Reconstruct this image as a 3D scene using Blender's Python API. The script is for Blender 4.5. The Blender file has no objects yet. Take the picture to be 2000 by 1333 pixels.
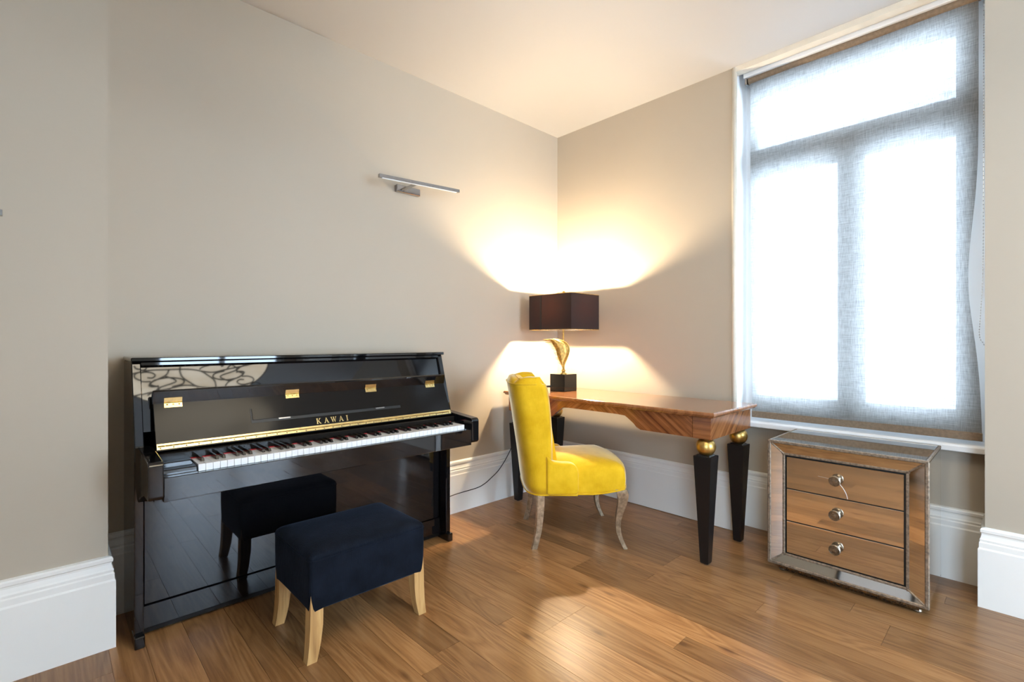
import bpy, bmesh, math, random
from mathutils import Vector, Matrix

random.seed(7)
sc = bpy.context.scene
COL = sc.collection
PI = math.pi

# ------------------------------------------------------------------ camera
CAM_H = 1.17
cam_d = bpy.data.cameras.new('camera')
cam = bpy.data.objects.new('camera', cam_d)
COL.objects.link(cam)
cam.location = (0, 0, CAM_H)
YAW = math.atan2(1004, 956)                 # angle of the view axis from +X
cam.rotation_euler = (PI / 2, 0, YAW - PI / 2)
cam_d.sensor_width = 36
cam_d.lens = 956 / 2000 * 36
cam_d.clip_start = 0.02
sc.camera = cam

# ------------------------------------------------------------------ world, light, exposure
XB, YB = -2.7, -3.5                   # far walls behind the camera
SKY = 14.0
LAMP_L = 2250.0                       # radiance of the lamp bulb
sc.view_settings.view_transform = 'Standard'
sc.view_settings.look = 'None'
sc.view_settings.gamma = 1
sc.view_settings.use_curve_mapping = False
sc.view_settings.exposure = 0.90
sc.cycles.use_denoising = True
sc.cycles.max_bounces = 10
sc.cycles.diffuse_bounces = 6
sc.cycles.glossy_bounces = 5
sc.cycles.transparent_max_bounces = 12
sc.cycles.sample_clamp_indirect = 6
sc.cycles.caustics_reflective = False
sc.cycles.caustics_refractive = False
w = bpy.data.worlds.new('sky')
sc.world = w
w.use_nodes = True
bg = w.node_tree.nodes['Background']
bg.inputs[0].default_value = (0.61, 0.795, 1.0, 1)
bg.inputs[1].default_value = SKY


def portal(name, loc, rot, sx, sy):
    l = bpy.data.lights.new(name, 'AREA')
    l.shape = 'RECTANGLE'
    l.size = sx
    l.size_y = sy
    l.cycles.is_portal = True
    o = bpy.data.objects.new(name, l)
    COL.objects.link(o)
    o.location = loc
    o.rotation_euler = rot
    return o


# portals only guide sampling of the sky through the window openings, two of them added
portal('window_portal', (3.36, 0.69, 1.75), (0, PI / 2, 0), 2.1, 1.1)
portal('window_portal', (3.36, -1.55, 1.75), (0, PI / 2, 0), 2.1, 1.1)

portal('window_portal', (1.95, YB - 0.17, 1.55), (-PI / 2, 0, 0), 1.7, 2.3)  # opening added in wall_front
portal('window_portal', (XB - 0.17, -1.975, 1.55), (0, -PI / 2, 0), 2.3, 1.65)  # opening added in wall_back

# ------------------------------------------------------------------ mesh helpers


def V(*a):
    return Vector(a)


def add_box(bm, x0, x1, y0, y1, z0, z1, bev=0.0, seg=1):
    vs = [bm.verts.new((x, y, z)) for z in (z0, z1) for y in (y0, y1) for x in (x0, x1)]
    F = [(0, 2, 3, 1), (4, 5, 7, 6), (0, 1, 5, 4), (2, 6, 7, 3), (0, 4, 6, 2), (1, 3, 7, 5)]
    fs = [bm.faces.new([vs[i] for i in f]) for f in F]
    if bev > 0:
        es = list({e for f in fs for e in f.edges})
        bmesh.ops.bevel(bm, geom=es, offset=bev, segments=seg, affect='EDGES', profile=0.5)
    return vs


def add_prism(bm, pts, axis, a, b, bev=0.0, seg=1):
    """polygon pts (2d) extruded along axis 'x','y' or 'z' from a to b"""
    def mk(p, t):
        if axis == 'x':
            return (t, p[0], p[1])
        if axis == 'y':
            return (p[0], t, p[1])
        return (p[0], p[1], t)
    A = [bm.verts.new(mk(p, a)) for p in pts]
    B = [bm.verts.new(mk(p, b)) for p in pts]
    n = len(pts)
    fs = [bm.faces.new(A[::-1]), bm.faces.new(B)]
    for i in range(n):
        fs.append(bm.faces.new((A[i], A[(i + 1) % n], B[(i + 1) % n], B[i])))
    bmesh.ops.recalc_face_normals(bm, faces=fs)
    if bev > 0:
        es = list({e for f in fs for e in f.edges})
        bmesh.ops.bevel(bm, geom=es, offset=bev, segments=seg, affect='EDGES', profile=0.5)


def add_hexa(bm, bot, top):
    """frustum from two lists of 3d points"""
    A = [bm.verts.new(p) for p in bot]
    B = [bm.verts.new(p) for p in top]
    n = len(A)
    fs = [bm.faces.new(A[::-1]), bm.faces.new(B)]
    for i in range(n):
        fs.append(bm.faces.new((A[i], A[(i + 1) % n], B[(i + 1) % n], B[i])))
    bmesh.ops.recalc_face_normals(bm, faces=fs)


def add_lathe(bm, prof, origin, axis=(0, 0, 1), n=24):
    """prof: list of (r, h)"""
    ax = Vector(axis).normalized()
    q = Vector((0, 0, 1)).rotation_difference(ax)
    rings = []
    for r, h in prof:
        if r < 1e-6:
            rings.append([bm.verts.new(Vector(origin) + q @ Vector((0, 0, h)))])
        else:
            rings.append([bm.verts.new(Vector(origin) + q @ Vector((r * math.cos(2 * PI * i / n), r * math.sin(2 * PI * i / n), h))) for i in range(n)])
    fs = []
    for a, b in zip(rings, rings[1:]):
        for i in range(n):
            j = (i + 1) % n
            if len(a) == 1 and len(b) == 1:
                continue
            if len(a) == 1:
                fs.append(bm.faces.new((a[0], b[j], b[i])))
            elif len(b) == 1:
                fs.append(bm.faces.new((a[i], a[j], b[0])))
            else:
                fs.append(bm.faces.new((a[i], a[j], b[j], b[i])))
    for ring, flip in ((rings[0], True), (rings[-1], False)):
        if len(ring) > 1:
            fs.append(bm.faces.new(ring[::-1] if flip else ring))
    bmesh.ops.recalc_face_normals(bm, faces=fs)


def smooth_path(pts, k=6):
    """Catmull-Rom through 3d points"""
    P = [Vector(p) for p in pts]
    out = []
    for i in range(len(P) - 1):
        p0 = P[max(i - 1, 0)]
        p1, p2 = P[i], P[i + 1]
        p3 = P[min(i + 2, len(P) - 1)]
        for s in range(k):
            t = s / k
            out.append(0.5 * ((2 * p1) + (-p0 + p2) * t + (2 * p0 - 5 * p1 + 4 * p2 - p3) * t * t + (-p0 + 3 * p1 - 3 * p2 + p3) * t ** 3))
    out.append(P[-1])
    return out


def add_tube(bm, path, rad, n=8, cap=True):
    P = [Vector(p) for p in path]
    R = rad if isinstance(rad, (list, tuple)) else [rad] * len(P)
    up = None
    rings = []
    for i, p in enumerate(P):
        t = (P[min(i + 1, len(P) - 1)] - P[max(i - 1, 0)])
        t.normalize()
        if up is None:
            up = t.orthogonal().normalized()
        else:
            up = (up - t * up.dot(t))
            if up.length < 1e-6:
                up = t.orthogonal()
            up.normalize()
        s = t.cross(up)
        rings.append([bm.verts.new(p + R[i] * (math.cos(2 * PI * k / n) * up + math.sin(2 * PI * k / n) * s)) for k in range(n)])
    fs = []
    for a, b in zip(rings, rings[1:]):
        for k in range(n):
            fs.append(bm.faces.new((a[k], a[(k + 1) % n], b[(k + 1) % n], b[k])))
    if cap:
        fs.append(bm.faces.new(rings[0][::-1]))
        fs.append(bm.faces.new(rings[-1]))
    bmesh.ops.recalc_face_normals(bm, faces=fs)


def add_sections(bm, secs, closed=True):
    """loft a list of sections, each a closed loop of 3d points"""
    rings = [[bm.verts.new(p) for p in s] for s in secs]
    n = len(rings[0])
    fs = []
    for a, b in zip(rings, rings[1:]):
        for k in range(n):
            fs.append(bm.faces.new((a[k], a[(k + 1) % n], b[(k + 1) % n], b[k])))
    if closed:
        fs.append(bm.faces.new(rings[0][::-1]))
        fs.append(bm.faces.new(rings[-1]))
    bmesh.ops.recalc_face_normals(bm, faces=fs)


def add_sweep(bm, path, prof, side=1):
    """profile (d, z) swept along a 2d polyline with mitred corners; d is measured to the left (side=1) of the path"""
    n = len(path)
    secs = []
    for i in range(n):
        p = Vector(path[i])
        if 0 < i < n - 1:
            a = (p - Vector(path[i - 1])).normalized()
            b = (Vector(path[i + 1]) - p).normalized()
            na = Vector((-a.y, a.x)) * side
            nb = Vector((-b.y, b.x)) * side
            m = (na + nb)
            m = m / (1 + na.dot(nb))
        else:
            a = (Vector(path[1]) - p).normalized() if i == 0 else (p - Vector(path[i - 1])).normalized()
            m = Vector((-a.y, a.x)) * side
        secs.append([(p.x + m.x * d, p.y + m.y * d, z) for d, z in prof])
    add_sections(bm, secs)


def nb():
    return bmesh.new()


def finish(name, bm, mat, parent=None, smooth=False, local=False, autosm=None):
    """one mesh object; vertices are given in world space unless local"""
    if parent is not None and not local:
        root = parent
        while root.parent:
            root = root.parent
        M = (Matrix.Translation(root.location) @ root.rotation_euler.to_matrix().to_4x4()).inverted()
        bm.transform(M)
    me = bpy.data.meshes.new(name)
    bm.to_mesh(me)
    bm.free()
    if smooth:
        for p in me.polygons:
            p.use_smooth = True
        if autosm:
            me.set_sharp_from_angle(angle=math.radians(autosm))
    if mat:
        me.materials.append(mat)
    o = bpy.data.objects.new(name, me)
    COL.objects.link(o)
    o.parent = parent
    return o


def thing(name, label, cat, loc=(0, 0, 0), rz=0, group=None):
    o = bpy.data.objects.new(name, None)
    o.empty_display_size = 0.1
    COL.objects.link(o)
    o.location = loc
    o.rotation_euler = (0, 0, rz)
    o['label'] = label
    o['category'] = cat
    if group:
        o['group'] = group
    return o


def boxpart(name, dims, mat, parent, bev=0.0, seg=1, **k):
    bm = nb()
    add_box(bm, *dims, bev=bev, seg=seg)
    return finish(name, bm, mat, parent, **k)


# ------------------------------------------------------------------ material helpers


def mat_new(name):
    m = bpy.data.materials.new(name)
    m.use_nodes = True
    nt = m.node_tree
    b = nt.nodes['Principled BSDF']
    return m, nt, b


def N(nt, t, **kw):
    n = nt.nodes.new(t)
    for k, v in kw.items():
        if k in n.inputs:
            n.inputs[k].default_value = v
        else:
            setattr(n, k, v)
    return n


def L(nt, a, ao, b, bi):
    nt.links.new(a.outputs[ao], b.inputs[bi])


def ramp(nt, stops):
    r = nt.nodes.new('ShaderNodeValToRGB')
    e = r.color_ramp.elements
    while len(e) < len(stops):
        e.new(0.5)
    for i, (p, c) in enumerate(stops):
        e[i].position = p
        e[i].color = (*c, 1)
    return r


def plain(name, col, rough=0.5, metal=0.0, noise=None, bump=None, coat=0.0, spec=0.5, sheen=0.0, sheen_col=None):
    m, nt, b = mat_new(name)
    b.inputs['Base Color'].default_value = (*col, 1)
    b.inputs['Roughness'].default_value = rough
    b.inputs['Metallic'].default_value = metal
    b.inputs['Specular IOR Level'].default_value = spec
    b.inputs['Coat Weight'].default_value = coat
    b.inputs['Coat Roughness'].default_value = 0.02
    b.inputs['Sheen Weight'].default_value = sheen
    if sheen_col:
        b.inputs['Sheen Tint'].default_value = (*sheen_col, 1)
        b.inputs['Sheen Roughness'].default_value = 0.35
    g = N(nt, 'ShaderNodeNewGeometry')
    if noise:
        sc_, amt = noise
        n = N(nt, 'ShaderNodeTexNoise', Scale=sc_, Detail=5.0)
        L(nt, g, 'Position', n, 'Vector')
        r = ramp(nt, [(0.3, tuple(c * (1 - amt) for c in col)), (0.7, tuple(min(1, c * (1 + amt)) for c in col))])
        L(nt, n, 'Fac', r, 'Fac')
        L(nt, r, 'Color', b, 'Base Color')
    if bump:
        sc_, st = bump
        n2 = N(nt, 'ShaderNodeTexNoise', Scale=sc_, Detail=4.0)
        L(nt, g, 'Position', n2, 'Vector')
        bp = N(nt, 'ShaderNodeBump', Strength=st, Distance=0.002)
        L(nt, n2, 'Fac', bp, 'Height')
        L(nt, bp, 'Normal', b, 'Normal')
    return m


M_WALL = plain('wall_paint', (0.465, 0.40, 0.312), 0.55, noise=(1.3, 0.02), bump=(60, 0.12))
M_CEIL = plain('ceiling_paint', (0.475, 0.47, 0.465), 0.7, bump=(50, 0.06))
M_WHITE = plain('white_trim_paint', (0.86, 0.845, 0.80), 0.35, noise=(3, 0.015), bump=(30, 0.05))
M_REVEAL = plain('window_white_paint', (0.82, 0.83, 0.84), 0.4, bump=(40, 0.05))
M_CREAM = plain('cream_bead_paint', (0.72, 0.66, 0.55), 0.5, noise=(14, 0.05), bump=(40, 0.4))
M_LACQ = plain('black_lacquer', (0.005, 0.005, 0.006), 0.035, spec=0.55, coat=0.15)
M_LACQ2 = plain('black_lacquer_inner', (0.010, 0.0085, 0.0075), 0.12, spec=0.17)
M_BRASS = plain('polished_brass', (0.83, 0.62, 0.27), 0.24, 1.0, noise=(60, 0.12))
M_GOLDLEAF = plain('gold_leaf', (0.62, 0.40, 0.12), 0.36, 1.0, noise=(40, 0.2), bump=(80, 0.2))
M_GOLDANT = plain('antique_gold', (0.50, 0.31, 0.075), 0.38, 0.6, noise=(70, 0.45), bump=(90, 0.5))
M_IVORY = plain('white_key_plastic', (0.80, 0.80, 0.80), 0.12)
M_EBONY = plain('black_key_plastic', (0.010, 0.009, 0.009), 0.2)
M_FELT = plain('red_felt', (0.38, 0.02, 0.03), 0.9)
M_CHROME = plain('brushed_chrome', (0.40, 0.40, 0.41), 0.2, 1.0, noise=(150, 0.08))
M_DARKSTEEL = plain('dark_recess', (0.01, 0.01, 0.01), 0.4)
M_BLACKSAT = plain('black_satin_paint', (0.006, 0.006, 0.007), 0.33)
M_CABLE = plain('black_rubber', (0.012, 0.011, 0.010), 0.5)
M_BASE = plain('black_crystal', (0.008, 0.007, 0.006), 0.04, spec=0.4, coat=0.0)
M_TRIM = plain('worn_silver_gilt', (0.26, 0.20, 0.145), 0.45, 0.5, noise=(90, 0.45), bump=(120, 0.15))
M_KNOB = plain('pewter', (0.34, 0.29, 0.23), 0.3, 1.0, noise=(120, 0.25))
M_SILVERLEG = plain('champagne_silver_leaf', (0.44, 0.35, 0.24), 0.30, 0.9, noise=(55, 0.35), bump=(70, 0.25))
M_TAUPE = plain('taupe_hem_roll_shade', (0.22, 0.155, 0.10), 0.75, noise=(80, 0.15))


def velvet(name, dark, light, sheen_col, sc_=9.0, sheen=0.5, weave=0.0):
    m, nt, b = mat_new(name)
    g = N(nt, 'ShaderNodeTexCoord')
    n = N(nt, 'ShaderNodeTexNoise', Scale=sc_, Detail=6.0, Roughness=0.62)
    L(nt, g, 'Object', n, 'Vector')
    r = ramp(nt, [(0.32, dark), (0.72, light)])
    L(nt, n, 'Fac', r, 'Fac')
    L(nt, r, 'Color', b, 'Base Color')
    b.inputs['Roughness'].default_value = 0.85
    b.inputs['Specular IOR Level'].default_value = 0.12
    b.inputs['Sheen Weight'].default_value = sheen
    b.inputs['Sheen Tint'].default_value = (*sheen_col, 1)
    b.inputs['Sheen Roughness'].default_value = 0.3
    mp = N(nt, 'ShaderNodeMapping')
    mp.inputs['Scale'].default_value = (220, 220, 30)
    L(nt, g, 'Object', mp, 'Vector')
    n2 = N(nt, 'ShaderNodeTexNoise', Scale=1.0, Detail=2.0)
    L(nt, mp, 'Vector', n2, 'Vector')
    bp = N(nt, 'ShaderNodeBump', Strength=0.25 + weave, Distance=0.003)
    L(nt, n2, 'Fac', bp, 'Height')
    L(nt, bp, 'Normal', b, 'Normal')
    return m


M_YELLOW = velvet('yellow_velvet', (0.62, 0.350, 0.006), (0.79, 0.485, 0.020), (1.0, 0.88, 0.62), 9, 1.0)
M_NAVY = velvet('navy_corduroy', (0.002, 0.0035, 0.007), (0.0065, 0.010, 0.018), (0.35, 0.5, 0.8), 12, 0.10, 0.3)


def oak(name, dark, mid, light, rough=0.29, per_object=True, planks=False):
    m, nt, b = mat_new(name)
    g = N(nt, 'ShaderNodeNewGeometry')
    oi = N(nt, 'ShaderNodeObjectInfo')
    add = N(nt, 'ShaderNodeVectorMath', operation='MULTIPLY_ADD')
    cmb = N(nt, 'ShaderNodeCombineXYZ')
    mul = N(nt, 'ShaderNodeMath', operation='MULTIPLY')
    mul.inputs[1].default_value = 37.0
    L(nt, oi, 'Random', mul, 0)
    L(nt, mul, 0, cmb, 0)
    L(nt, mul, 0, cmb, 1)
    L(nt, mul, 0, cmb, 2)
    L(nt, g, 'Position', add, 0)
    add.inputs[1].default_value = (1, 1, 1)
    L(nt, cmb, 0, add, 2)
    # long fibres
    mp = N(nt, 'ShaderNodeMapping')
    mp.inputs['Scale'].default_value = (95, 4.5, 40)
    L(nt, add, 0, mp, 'Vector')
    nf = N(nt, 'ShaderNodeTexNoise', Scale=1.0, Detail=5.0, Roughness=0.65, Distortion=0.4)
    L(nt, mp, 'Vector', nf, 'Vector')
    # cathedral figure
    mp2 = N(nt, 'ShaderNodeMapping')
    mp2.inputs['Scale'].default_value = (9, 0.8, 5)
    L(nt, add, 0, mp2, 'Vector')
    n0 = N(nt, 'ShaderNodeTexNoise', Scale=1.0, Detail=2.0, Distortion=0.8)
    L(nt, mp2, 'Vector', n0, 'Vector')
    m10 = N(nt, 'ShaderNodeMath', operation='MULTIPLY')
    m10.inputs[1].default_value = 11.0
    L(nt, n0, 'Fac', m10, 0)
    fr = N(nt, 'ShaderNodeMath', operation='PINGPONG')
    fr.inputs[1].default_value = 0.5
    L(nt, m10, 0, fr, 0)
    mix = N(nt, 'ShaderNodeMath', operation='MULTIPLY_ADD')
    mix.inputs[1].default_value = 0.42
    L(nt, fr, 0, mix, 0)
    sc2 = N(nt, 'ShaderNodeMath', operation='MULTIPLY')
    sc2.inputs[1].default_value = 0.60
    L(nt, nf, 'Fac', sc2, 0)
    L(nt, sc2, 0, mix, 2)
    r = ramp(nt, [(0.20, dark), (0.43, mid), (0.66, light)])
    L(nt, mix, 0, r, 'Fac')
    # knots
    mp3 = N(nt, 'ShaderNodeMapping')
    mp3.inputs['Scale'].default_value = (7, 2.6, 5)
    L(nt, add, 0, mp3, 'Vector')
    vo = N(nt, 'ShaderNodeTexVoronoi', Scale=1.0)
    L(nt, mp3, 'Vector', vo, 'Vector')
    kr = ramp(nt, [(0.03, (0.35, 0.28, 0.22)), (0.13, (1, 1, 1))])
    L(nt, vo, 'Distance', kr, 'Fac')
    km = N(nt, 'ShaderNodeMixRGB', blend_type='MULTIPLY')
    km.inputs[0].default_value = 0.8
    L(nt, r, 'Color', km, 1)
    L(nt, kr, 'Color', km, 2)
    hs = N(nt, 'ShaderNodeHueSaturation')
    vr = N(nt, 'ShaderNodeMapRange')
    vr.inputs[3].default_value = 0.74
    vr.inputs[4].default_value = 1.26
    if planks:
        br = N(nt, 'ShaderNodeTexBrick')
        mpb = N(nt, 'ShaderNodeMapping')
        mpb.inputs['Rotation'].default_value = (0, 0, PI / 2)
        L(nt, g, 'Position', mpb, 'Vector')
        L(nt, mpb, 'Vector', br, 'Vector')
        br.inputs['Color1'].default_value = (0, 0, 0, 1)
        br.inputs['Color2'].default_value = (1, 1, 1, 1)
        br.inputs['Mortar'].default_value = (0, 0, 0, 1)
        br.inputs['Scale'].default_value = 1.0
        br.inputs['Mortar Size'].default_value = 0.001
        br.inputs['Brick Width'].default_value = 1.1
        br.inputs['Row Height'].default_value = 0.12
        L(nt, br, 'Color', vr, 0)
    else:
        L(nt, oi, 'Random', vr, 0)
    L(nt, vr, 0, hs, 'Value')
    L(nt, km, 'Color', hs, 'Color')
    L(nt, hs, 'Color', b, 'Base Color')
    rr = N(nt, 'ShaderNodeMapRange')
    rr.inputs[3].default_value = rough - 0.04
    rr.inputs[4].default_value = rough + 0.07
    L(nt, nf, 'Fac', rr, 0)
    L(nt, rr, 0, b, 'Roughness')
    bp = N(nt, 'ShaderNodeBump', Strength=0.12, Distance=0.002)
    L(nt, nf, 'Fac', bp, 'Height')
    L(nt, bp, 'Normal', b, 'Normal')
    b.inputs['Specular IOR Level'].default_value = 0.5
    return m


M_OAK = oak('oak_plank', (0.20, 0.085, 0.027), (0.335, 0.165, 0.062), (0.43, 0.24, 0.105))
M_OAKFLOOR = oak('oak_floor', (0.20, 0.085, 0.027), (0.335, 0.165, 0.062), (0.43, 0.24, 0.105), planks=True)


def stripe_wood(name, cols, freq, mode):
    """veneer with fine parallel stripes. mode: 'apron' chevron on y/z, 'side' diagonal x/z, 'top' chevron on x/y"""
    m, nt, b = mat_new(name)
    tc = N(nt, 'ShaderNodeTexCoord')
    sp = N(nt, 'ShaderNodeSeparateXYZ')
    L(nt, tc, 'Object', sp, 0)

    def math_(op, a, c):
        n = N(nt, 'ShaderNodeMath', operation=op)
        for i, q in enumerate((a, c)):
            if q is None:
                continue
            if isinstance(q, (int, float)):
                n.inputs[i].default_value = q
            else:
                nt.links.new(q, n.inputs[i])
        return n.outputs[0]
    if mode == 'apron':
        ay = math_('ABSOLUTE', sp.outputs['Y'], None)
        t = math_('ADD', math_('MULTIPLY', ay, 0.75), math_('MULTIPLY', sp.outputs['Z'], 1.0))
    elif mode == 'side':
        t = math_('ADD', math_('MULTIPLY', sp.outputs['X'], 0.9), math_('MULTIPLY', sp.outputs['Z'], -1.0))
    else:
        ay = math_('ABSOLUTE', sp.outputs['Y'], None)
        t = math_('ADD', math_('MULTIPLY', ay, 0.8), math_('MULTIPLY', sp.outputs['X'], 1.0))
    cb = N(nt, 'ShaderNodeCombineXYZ')
    nt.links.new(math_('MULTIPLY', t, freq), cb.inputs[0])
    nd = N(nt, 'ShaderNodeTexNoise', Scale=6.0, Detail=2.0)
    L(nt, tc, 'Object', nd, 'Vector')
    nt.links.new(math_('MULTIPLY', nd.outputs['Fac'], 1.3), cb.inputs[1])
    n = N(nt, 'ShaderNodeTexNoise', Scale=1.0, Detail=4.0, Roughness=0.6)
    L(nt, cb, 0, n, 'Vector')
    r = ramp(nt, [(0.28, cols[0]), (0.5, cols[1]), (0.72, cols[2])])
    L(nt, n, 'Fac', r, 'Fac')
    L(nt, r, 'Color', b, 'Base Color')
    b.inputs['Roughness'].default_value = 0.16
    b.inputs['Coat Weight'].default_value = 0.4
    b.inputs['Coat Roughness'].default_value = 0.08
    return m


VEN = ((0.10, 0.030, 0.012), (0.24, 0.085, 0.028), (0.40, 0.17, 0.06))
VENT = ((0.19, 0.068, 0.024), (0.29, 0.115, 0.042), (0.38, 0.17, 0.066))
M_APRON = stripe_wood('zebrano_apron', VEN, 42, 'apron')
M_SIDEV = stripe_wood('zebrano_side', VEN, 42, 'side')
M_TOPV = stripe_wood('zebrano_top', VENT, 34, 'top')


def leg_oak():
    m, nt, b = mat_new('pale_oak')
    g = N(nt, 'ShaderNodeNewGeometry')
    mp = N(nt, 'ShaderNodeMapping')
    mp.inputs['Scale'].default_value = (60, 60, 5)
    L(nt, g, 'Position', mp, 'Vector')
    n = N(nt, 'ShaderNodeTexNoise', Scale=1.0, Detail=5.0, Distortion=0.5)
    L(nt, mp, 'Vector', n, 'Vector')
    r = ramp(nt, [(0.25, (0.30, 0.15, 0.05)), (0.5, (0.52, 0.30, 0.11)), (0.75, (0.64, 0.41, 0.17))])
    L(nt, n, 'Fac', r, 'Fac')
    L(nt, r, 'Color', b, 'Base Color')
    b.inputs['Roughness'].default_value = 0.4
    return m


M_LEGOAK = leg_oak()


def mirror(name, col=(0.78, 0.74, 0.68), rough=0.03, mott=0.0):
    m, nt, b = mat_new(name)
    b.inputs['Metallic'].default_value = 1.0
    b.inputs['Base Color'].default_value = (*col, 1)
    b.inputs['Roughness'].default_value = rough
    if mott:
        g = N(nt, 'ShaderNodeNewGeometry')
        n = N(nt, 'ShaderNodeTexNoise', Scale=70.0, Detail=6.0, Roughness=0.7)
        L(nt, g, 'Position', n, 'Vector')
        r = ramp(nt, [(0.42, tuple(c * (1 - mott) * .5 for c in col)), (0.6, col)])
        L(nt, n, 'Fac', r, 'Fac')
        L(nt, r, 'Color', b, 'Base Color')
        r2 = ramp(nt, [(0.4, (0.5, 0.5, 0.5)), (0.6, (rough, rough, rough))])
        L(nt, n, 'Fac', r2, 'Fac')
        L(nt, r2, 'Color', b, 'Roughness')
    return m


M_MIRROR = mirror('aged_mirror', (0.80, 0.76, 0.71), 0.035)
M_MIRRORM = mirror('mottled_mirror', (0.62, 0.52, 0.42), 0.14, 0.6)


def glass_mat():
    m, nt, b = mat_new('window_glass')
    out = nt.nodes['Material Output']
    tr = N(nt, 'ShaderNodeBsdfTransparent')
    gl = N(nt, 'ShaderNodeBsdfGlossy')
    gl.inputs['Roughness'].default_value = 0.01
    fz = N(nt, 'ShaderNodeFresnel', IOR=1.3)
    mx = N(nt, 'ShaderNodeMixShader')
    L(nt, fz, 0, mx, 0)
    L(nt, tr, 0, mx, 1)
    L(nt, gl, 0, mx, 2)
    L(nt, mx, 0, out, 0)
    return m


M_GLASS = glass_mat()


def linen():
    m, nt, b = mat_new('sheer_grey_linen')
    out = nt.nodes['Material Output']
    g = N(nt, 'ShaderNodeNewGeometry')

    def streak(scale):
        mp = N(nt, 'ShaderNodeMapping')
        mp.inputs['Scale'].default_value = scale
        L(nt, g, 'Position', mp, 'Vector')
        n = N(nt, 'ShaderNodeTexNoise', Scale=1.0, Detail=4.0, Roughness=0.7)
        L(nt, mp, 'Vector', n, 'Vector')
        return n
    a = streak((1, 14, 420))
    c = streak((1, 420, 20))
    ad = N(nt, 'ShaderNodeMath', operation='ADD')
    L(nt, a, 'Fac', ad, 0)
    L(nt, c, 'Fac', ad, 1)
    col = ramp(nt, [(0.36, (0.17, 0.165, 0.16)), (0.5, (0.285, 0.277, 0.265)), (0.64, (0.41, 0.40, 0.385))])
    hf = N(nt, 'ShaderNodeMath', operation='MULTIPLY')
    hf.inputs[1].default_value = 0.5
    L(nt, ad, 0, hf, 0)
    L(nt, hf, 0, col, 'Fac')
    tl = N(nt, 'ShaderNodeBsdfTranslucent')
    L(nt, col, 'Color', tl, 'Color')
    df = N(nt, 'ShaderNodeBsdfDiffuse')
    L(nt, col, 'Color', df, 'Color')
    m1 = N(nt, 'ShaderNodeMixShader')
    m1.inputs[0].default_value = 0.5
    L(nt, df, 0, m1, 1)
    L(nt, tl, 0, m1, 2)
    tr = N(nt, 'ShaderNodeBsdfTransparent')
    m2 = N(nt, 'ShaderNodeMixShader')
    op = N(nt, 'ShaderNodeMapRange')
    op.inputs[1].default_value = 0.38
    op.inputs[2].default_value = 0.62
    op.inputs[3].default_value = 0.0
    op.inputs[4].default_value = 0.07
    L(nt, hf, 0, op, 0)
    L(nt, op, 0, m2, 0)
    L(nt, m1, 0, m2, 1)
    L(nt, tr, 0, m2, 2)
    L(nt, m2, 0, out, 0)
    return m


M_LINEN = linen()


def shade_mat():
    m, nt, b = mat_new('dark_silk_shade')
    out = nt.nodes['Material Output']
    b.inputs['Base Color'].default_value = (0.012, 0.010, 0.012, 1)
    b.inputs['Roughness'].default_value = 0.6
    b.inputs['Sheen Weight'].default_value = 0.1
    tl = N(nt, 'ShaderNodeBsdfTranslucent')
    tl.inputs['Color'].default_value = (0.065, 0.033, 0.022, 1)
    mx = N(nt, 'ShaderNodeMixShader')
    mx.inputs[0].default_value = 0.35
    L(nt, b, 0, mx, 1)
    L(nt, tl, 0, mx, 2)
    L(nt, mx, 0, out, 0)
    return m


M_SHADE = shade_mat()
M_SHADEIN = plain('shade_gold_lining', (0.50, 0.33, 0.13), 0.4, 0.3)


def emit(name, col, s):
    m, nt, b = mat_new(name)
    b.inputs['Base Color'].default_value = (*col, 1)
    b.inputs['Emission Color'].default_value = (*col, 1)
    b.inputs['Emission Strength'].default_value = s
    return m


# ------------------------------------------------------------------ room shell
X0, Y0, H = 3.09, 2.695, 2.865        # window wall, piano wall, ceiling
XR, XP = 3.235, 2.995                 # recess back wall, right pier
WY0, WY1 = 0.125, 1.245               # window recess along y
XE = 3.42


def struct(name, bm, mat, label=None, **k):
    o = finish(name, bm, mat, **k)
    o['kind'] = 'structure'
    if label:
        o['label'] = label
    return o


bm = nb()
add_box(bm, XB - .3, XE, YB - .3, Y0 + .3, -0.12, -0.003)
floor = struct('floor', bm, M_OAKFLOOR, 'oak plank floor running towards the piano wall')

# individual planks where they can be told apart
unit = nb()
add_box(unit, -0.5, 0.5, -0.5, 0.5, -0.010, 0.0)
plank_me = bpy.data.meshes.new('floor_plank')
unit.to_mesh(plank_me)
unit.free()
plank_me.materials.append(M_OAK)
x = -0.36
widths = [0.16, 0.09, 0.12, 0.18, 0.10, 0.13]
k = 0
while x < 3.22:
    wd = widths[k % 6] * random.uniform(0.9, 1.1)
    k += 1
    if x + wd > XR:
        wd = XR - x
    y = -0.30 - random.uniform(0, 0.7)
    # do not build what stays behind the camera's lower edge
    ymax = Y0 if x + wd < X0 + 0.02 else WY1 - 0.002
    y_in = Y0
    while y < ymax - 0.02:
        ln = random.uniform(0.45, 1.5)
        y2 = min(y + ln, ymax)
        if ymax - y2 < 0.18:
            y2 = ymax
        o = bpy.data.objects.new('plank', plank_me)
        COL.objects.link(o)
        o.parent = floor
        o.location = (x + wd / 2, (y + y2) / 2, 0.0)
        o.scale = (wd - 0.0012, y2 - y - 0.0012, 1)
        o.rotation_euler = (random.uniform(-.0004, .0004), random.uniform(-.0012, .0012), 0)
        y = y2
    x += wd

bm = nb()
add_box(bm, XB - .3, XE, YB - .3, Y0 + .3, H, H + 0.15)
struct('ceiling', bm, M_CEIL, 'plain off-white ceiling')

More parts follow.
